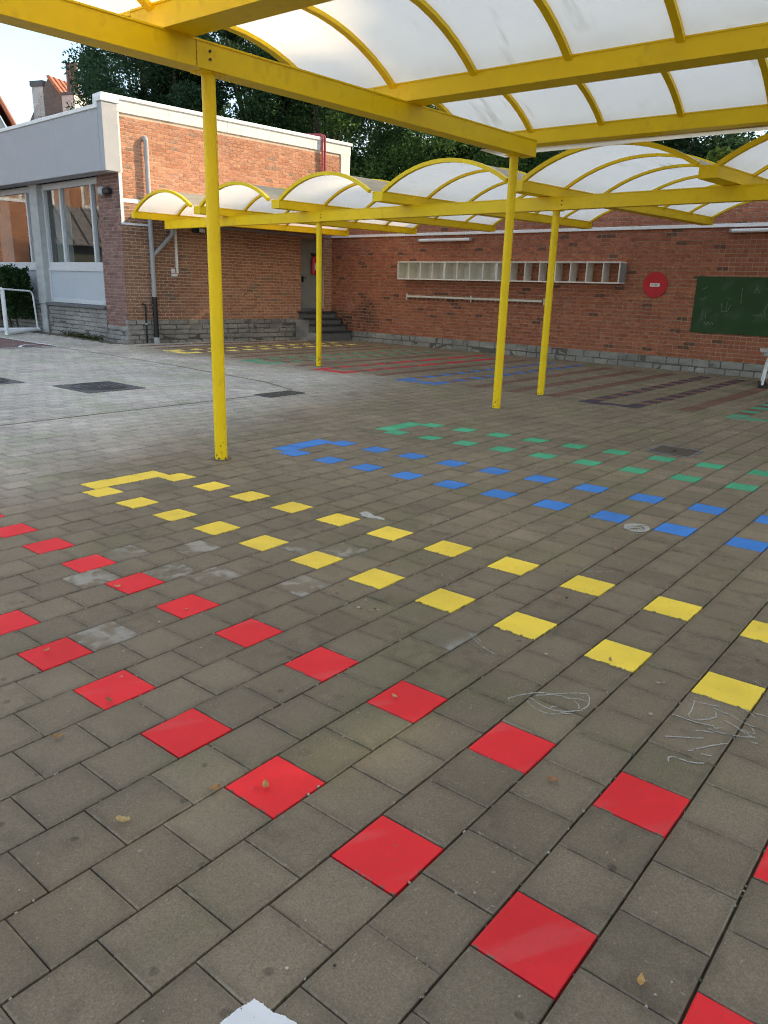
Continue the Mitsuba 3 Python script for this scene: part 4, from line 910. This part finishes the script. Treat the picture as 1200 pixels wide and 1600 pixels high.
m = MB(); fbox(m, FH, -1.30, -.45, .0, .9, 4, 12.45); ck = put('chimney', m, 'stucco', k); m = MB(); fbox(m, FH, -1.37, -.38, -.07, .97, 12.455, 12.75); put('cap', m, 'bluestone', ck)
FC = (FH[0]+e1*1.33-e2*2.2, FH[1], FH[2])
m = MB(); fbox(m, FC, -.45, .45, -.5, .5, 4, 11.55); ck = put('chimney', m, 'stucco', k); m = MB(); fbox(m, FC, -.5, .5, -.55, .55, 11.555, 11.7); put('cap', m, 'bluestone', ck)
for s in (-.30, -.10, .12, .32): m = MB(); m.add(*sweep([P(FC, s, 0, 11.70), P(FC, s, 0, 13.35)], [.115, .095], 8)); put('pot', m, 'clay_pot', ck, smooth=50)
FR = (house_at(66.3, 42), e1, e2)
k = thing('tiled_house', 'house with an orange red tiled roof at the left edge of the sky', 'house')
m = MB(); prism(m, FR, [(-6, -.5), (1.6, -.5), (1.6, 7.6), (-1.2, 13.6), (-6, 7)], 0, 9); put('wall', m, 'stucco', k)
m = MB(); prism(m, FR, [(2.0, 7.7), (-1.2, 14.15), (-1.2, 13.95), (2.0, 7.5)], -.3, 9.3); rf = put('roof', m, 'roof_tile', k)
m = MB(); prism(m, FR, [(-6.2, 6.9), (-1.205, 14.15), (-1.205, 13.95), (-6.2, 6.7)], -.3, 9.3); put('roof', m, 'roof_tile', k)
for i in range(22): m = MB(); m.add(*sweep([P(FR, -1.1, -.1+i*.43, 14.0), P(FR, 2.0, -.1+i*.43, 7.75)], .07, 6)); put('roof_tile_row', m, 'roof_tile', rf)
# the building opposite, seen in the window panes, and its shed
FO = (np.array([-14.0, 38.0, 0]), np.array([1.0, 0, 0]), np.array([0, -1.0, 0]))
k = thing('opposite_building', 'orange brick school wing mirrored in the window panes', 'building')
m = MB(); fbox(m, FO, 0, 19, -6, -.004, -.4, 9.5); wo = put('wall', m, 'far_mortar', k)
wins = [(1.2+4.6*i, 4.4+4.6*i) for i in range(4)]
bricks(FO, wo, lambda z: [(0, 19)] if not 4.7 < z < 7.4 else [(a, b) for a, b in zip([0]+[w[1] for w in wins], [w[0] for w in wins]+[19])], 0, 9.4, .26, .10, 'far_brick', 'stretcher', lambda s, z: False, parts=False)
for a, b in wins:
    m = MB()
    for x0, x1, z0, z1 in ((a, b, 4.7, 4.85), (a, b, 6.7, 7.4), (a, a+.12, 4.85, 6.7), (b-.12, b, 4.85, 6.7), ((a+b)/2-.07, (a+b)/2+.07, 4.85, 6.7)): fbox(m, FO, x0, x1, -.08, .03, z0, z1)
    w = put('window', m, 'white_trim', k)
    for x0, x1 in ((a+.12, (a+b)/2-.07), ((a+b)/2+.07, b-.12)): put('pane', (np.array([P(FO, x0, -.05, 4.85), P(FO, x1, -.05, 4.85), P(FO, x1, -.05, 6.7), P(FO, x0, -.05, 6.7)]), np.array([[0, 1, 2, 3]])), 'dark_pane', w)
k = thing('garden_shed', 'dark shed with a ribbed grey metal roof mirrored in the panes', 'shed')
FSH = (np.array([-6.7, 29.4, 0]), np.array([1.0, 0, 0]), np.array([0, -1.0, 0]))
m = MB(); fbox(m, FSH, 0, 11.5, -2.6, 0, -.3, 2.62); put('wall', m, 'shed_wall', k)
m = MB(); v, f = hexa([P(FSH, -.2, .35, 2.55), P(FSH, 11.7, .35, 2.55), P(FSH, 11.7, -1.3, 4.0), P(FSH, -.2, -1.3, 4.0), P(FSH, -.2, .35, 2.61), P(FSH, 11.7, .35, 2.61), P(FSH, 11.7, -1.3, 4.06), P(FSH, -.2, -1.3, 4.06)]); m.add(v, f); rf = put('roof', m, 'shed_roof', k)
for i in range(21): m = MB(); s = -.1+.58*i; m.add(*sweep([P(FSH, s, .36, 2.62), P(FSH, s, -1.3, 4.07)], .035, 6)); put('roof_rib', m, 'black_iron', rf)

# ---------------------------------------------------------------- fallen leaves and crumbs
spots = [((.070, .917), .034, 'small dry tan leaf lying on a red slab in the second row'), ((-.027, 1.012), .034, 'dry leaf on grey slabs left of the leaf on red'), ((-.264, 1.085), .040, 'curled dry leaf at the lower left of the yard'), ((.612, .327), .034, 'dry leaf between two red slabs at the lower right'),
         ((.138, -.114), .030, 'dry yellow leaf at the bottom right of the photo'), ((-.181, 1.572), .034, 'small brownish leaf near the left edge of the yard'), ((.609, 2.525), .030, 'orange leaf at the corner of a far red slab'), ((.036, 1.647), .028, 'pale leaf on a red slab at the left'),
         ((.080, 2.152), .024, 'tiny tan leaf on a red slab near the left edge'), ((1.665, 1.780), .032, 'tan leaf curled up behind a yellow slab'), ((.678, .947), .026, 'small pale chip of leaf on the middle red slab'), ((2.671, 1.017), .03, 'pinkish leaf scrap among slabs beyond the yellow lane'),
         ((1.417, .503), .026, 'brown leaf on the nearest yellow slab but one'), ((1.841, .923), .026, 'pale leaf beside the third yellow slab')]
for i, ((x, y), s, lab) in enumerate(spots):
    s *= .8; r = np.random.default_rng(200+i); n = 7; a = r.random()*6.28; ca, sa = math.cos(a), math.sin(a); V, Fc = [], []
    for u in range(n):
        t = u/(n-1)*2-1; w = .42*math.sqrt(max(0, 1-abs(t)**1.7))*(1+.25*r.normal()*(.3))
        for w_ in (-1, 0, 1):
            lx, ly = t*s*.6, w_*w*s*.75; lz = .004+s*.22*t*t+s*(.20 if w_ else .02)*(1+.3*r.normal())*(abs(w_))
            V.append([x+ca*lx-sa*ly, y+sa*lx+ca*ly, float(ground(x, y))+.003+lz])
    for u in range(n-1):
        for w_ in range(2): b = u*3+w_; Fc.append([b, b+3, b+4, b+1])
    col = np.array([(.42, .26, .10), (.36, .20, .08), (.48, .34, .16), (.30, .15, .07)][i % 4])*r.uniform(.85, 1.15); V = np.array(V)
    c = np.broadcast_to(col, V.shape)*r.uniform(.8, 1.15, (len(V), 1))
    k = key_for('fallen_leaf'); scene[k] = mikit.ply((V, np.array(Fc)), 'dry_leaf', smooth=True, color=c); tag(k, lab, 'leaf')
peb = [(0.744,3.168),(0.666,2.087),(0.510,2.056),(0.122,1.898),(0.270,1.937),(0.156,1.767),(0.478,1.740),(0.561,1.629),(2.377,2.036),(2.491,1.706),(1.796,1.620),(1.947,1.424),(1.831,1.405),(1.178,1.468),(1.594,1.670),(1.734,1.501),(1.875,0.908),(1.309,0.713),(1.372,0.304),(1.385,0.289),(2.534,2.021),(3.100,2.872),(2.189,2.560),(3.576,3.469),(3.608,4.095),(2.960,3.137),(2.888,2.534),(3.467,2.118),(2.530,1.158),(2.619,1.336),(2.631,0.953),(1.147,0.247),(2.384,0.815),(5.028,2.792),(5.398,2.960),(9.229,4.099),(6.081,2.086),(9.662,4.608),(8.468,3.575),(7.863,9.782),(11.130,3.901),(7.277,2.641),(6.465,2.229),(7.001,2.289),(11.381,7.804),(0.131,-0.146),(-0.045,0.056),(0.180,-0.161),(0.121,0.267),(0.153,0.281),(-0.227,0.378),(-0.294,0.447),(-0.338,0.471),
       (1.159,1.562),(1.167,1.543),(1.164,1.525),(1.203,1.544),(1.174,1.494),(1.248,1.569),(1.174,1.483),(1.201,1.462),(1.204,1.480)]
m = MB(); r = np.random.default_rng(12)
peb += [(r.uniform(-.8, 6), r.uniform(-.4, 4.2)) for _ in range(420)]
for i, (x, y) in enumerate(peb):
    big = i < 62; d = math.hypot(x-CAM[0], y-CAM[1]); s = (.0022+.0013*min(d, 4))*r.uniform(.6, 1.3) if big else r.uniform(.0009, .0022)
    b = trimesh.creation.icosphere(subdivisions=0, radius=s); b.vertices = b.vertices*r.uniform(.55, 1.3, 3)*[1, 1, .55]+[x, y, float(ground(x, y))+.004+s*.4]
    c = np.array([(.32, .29, .25), (.42, .38, .33), (.06, .05, .045), (.26, .19, .12)][r.integers(0, 4)])
    m.tm(b, c)
tag(put('crumbs', m, 'crumb'), 'scattered pebbles and crumbs on the slabs', 'litter', kind='stuff')
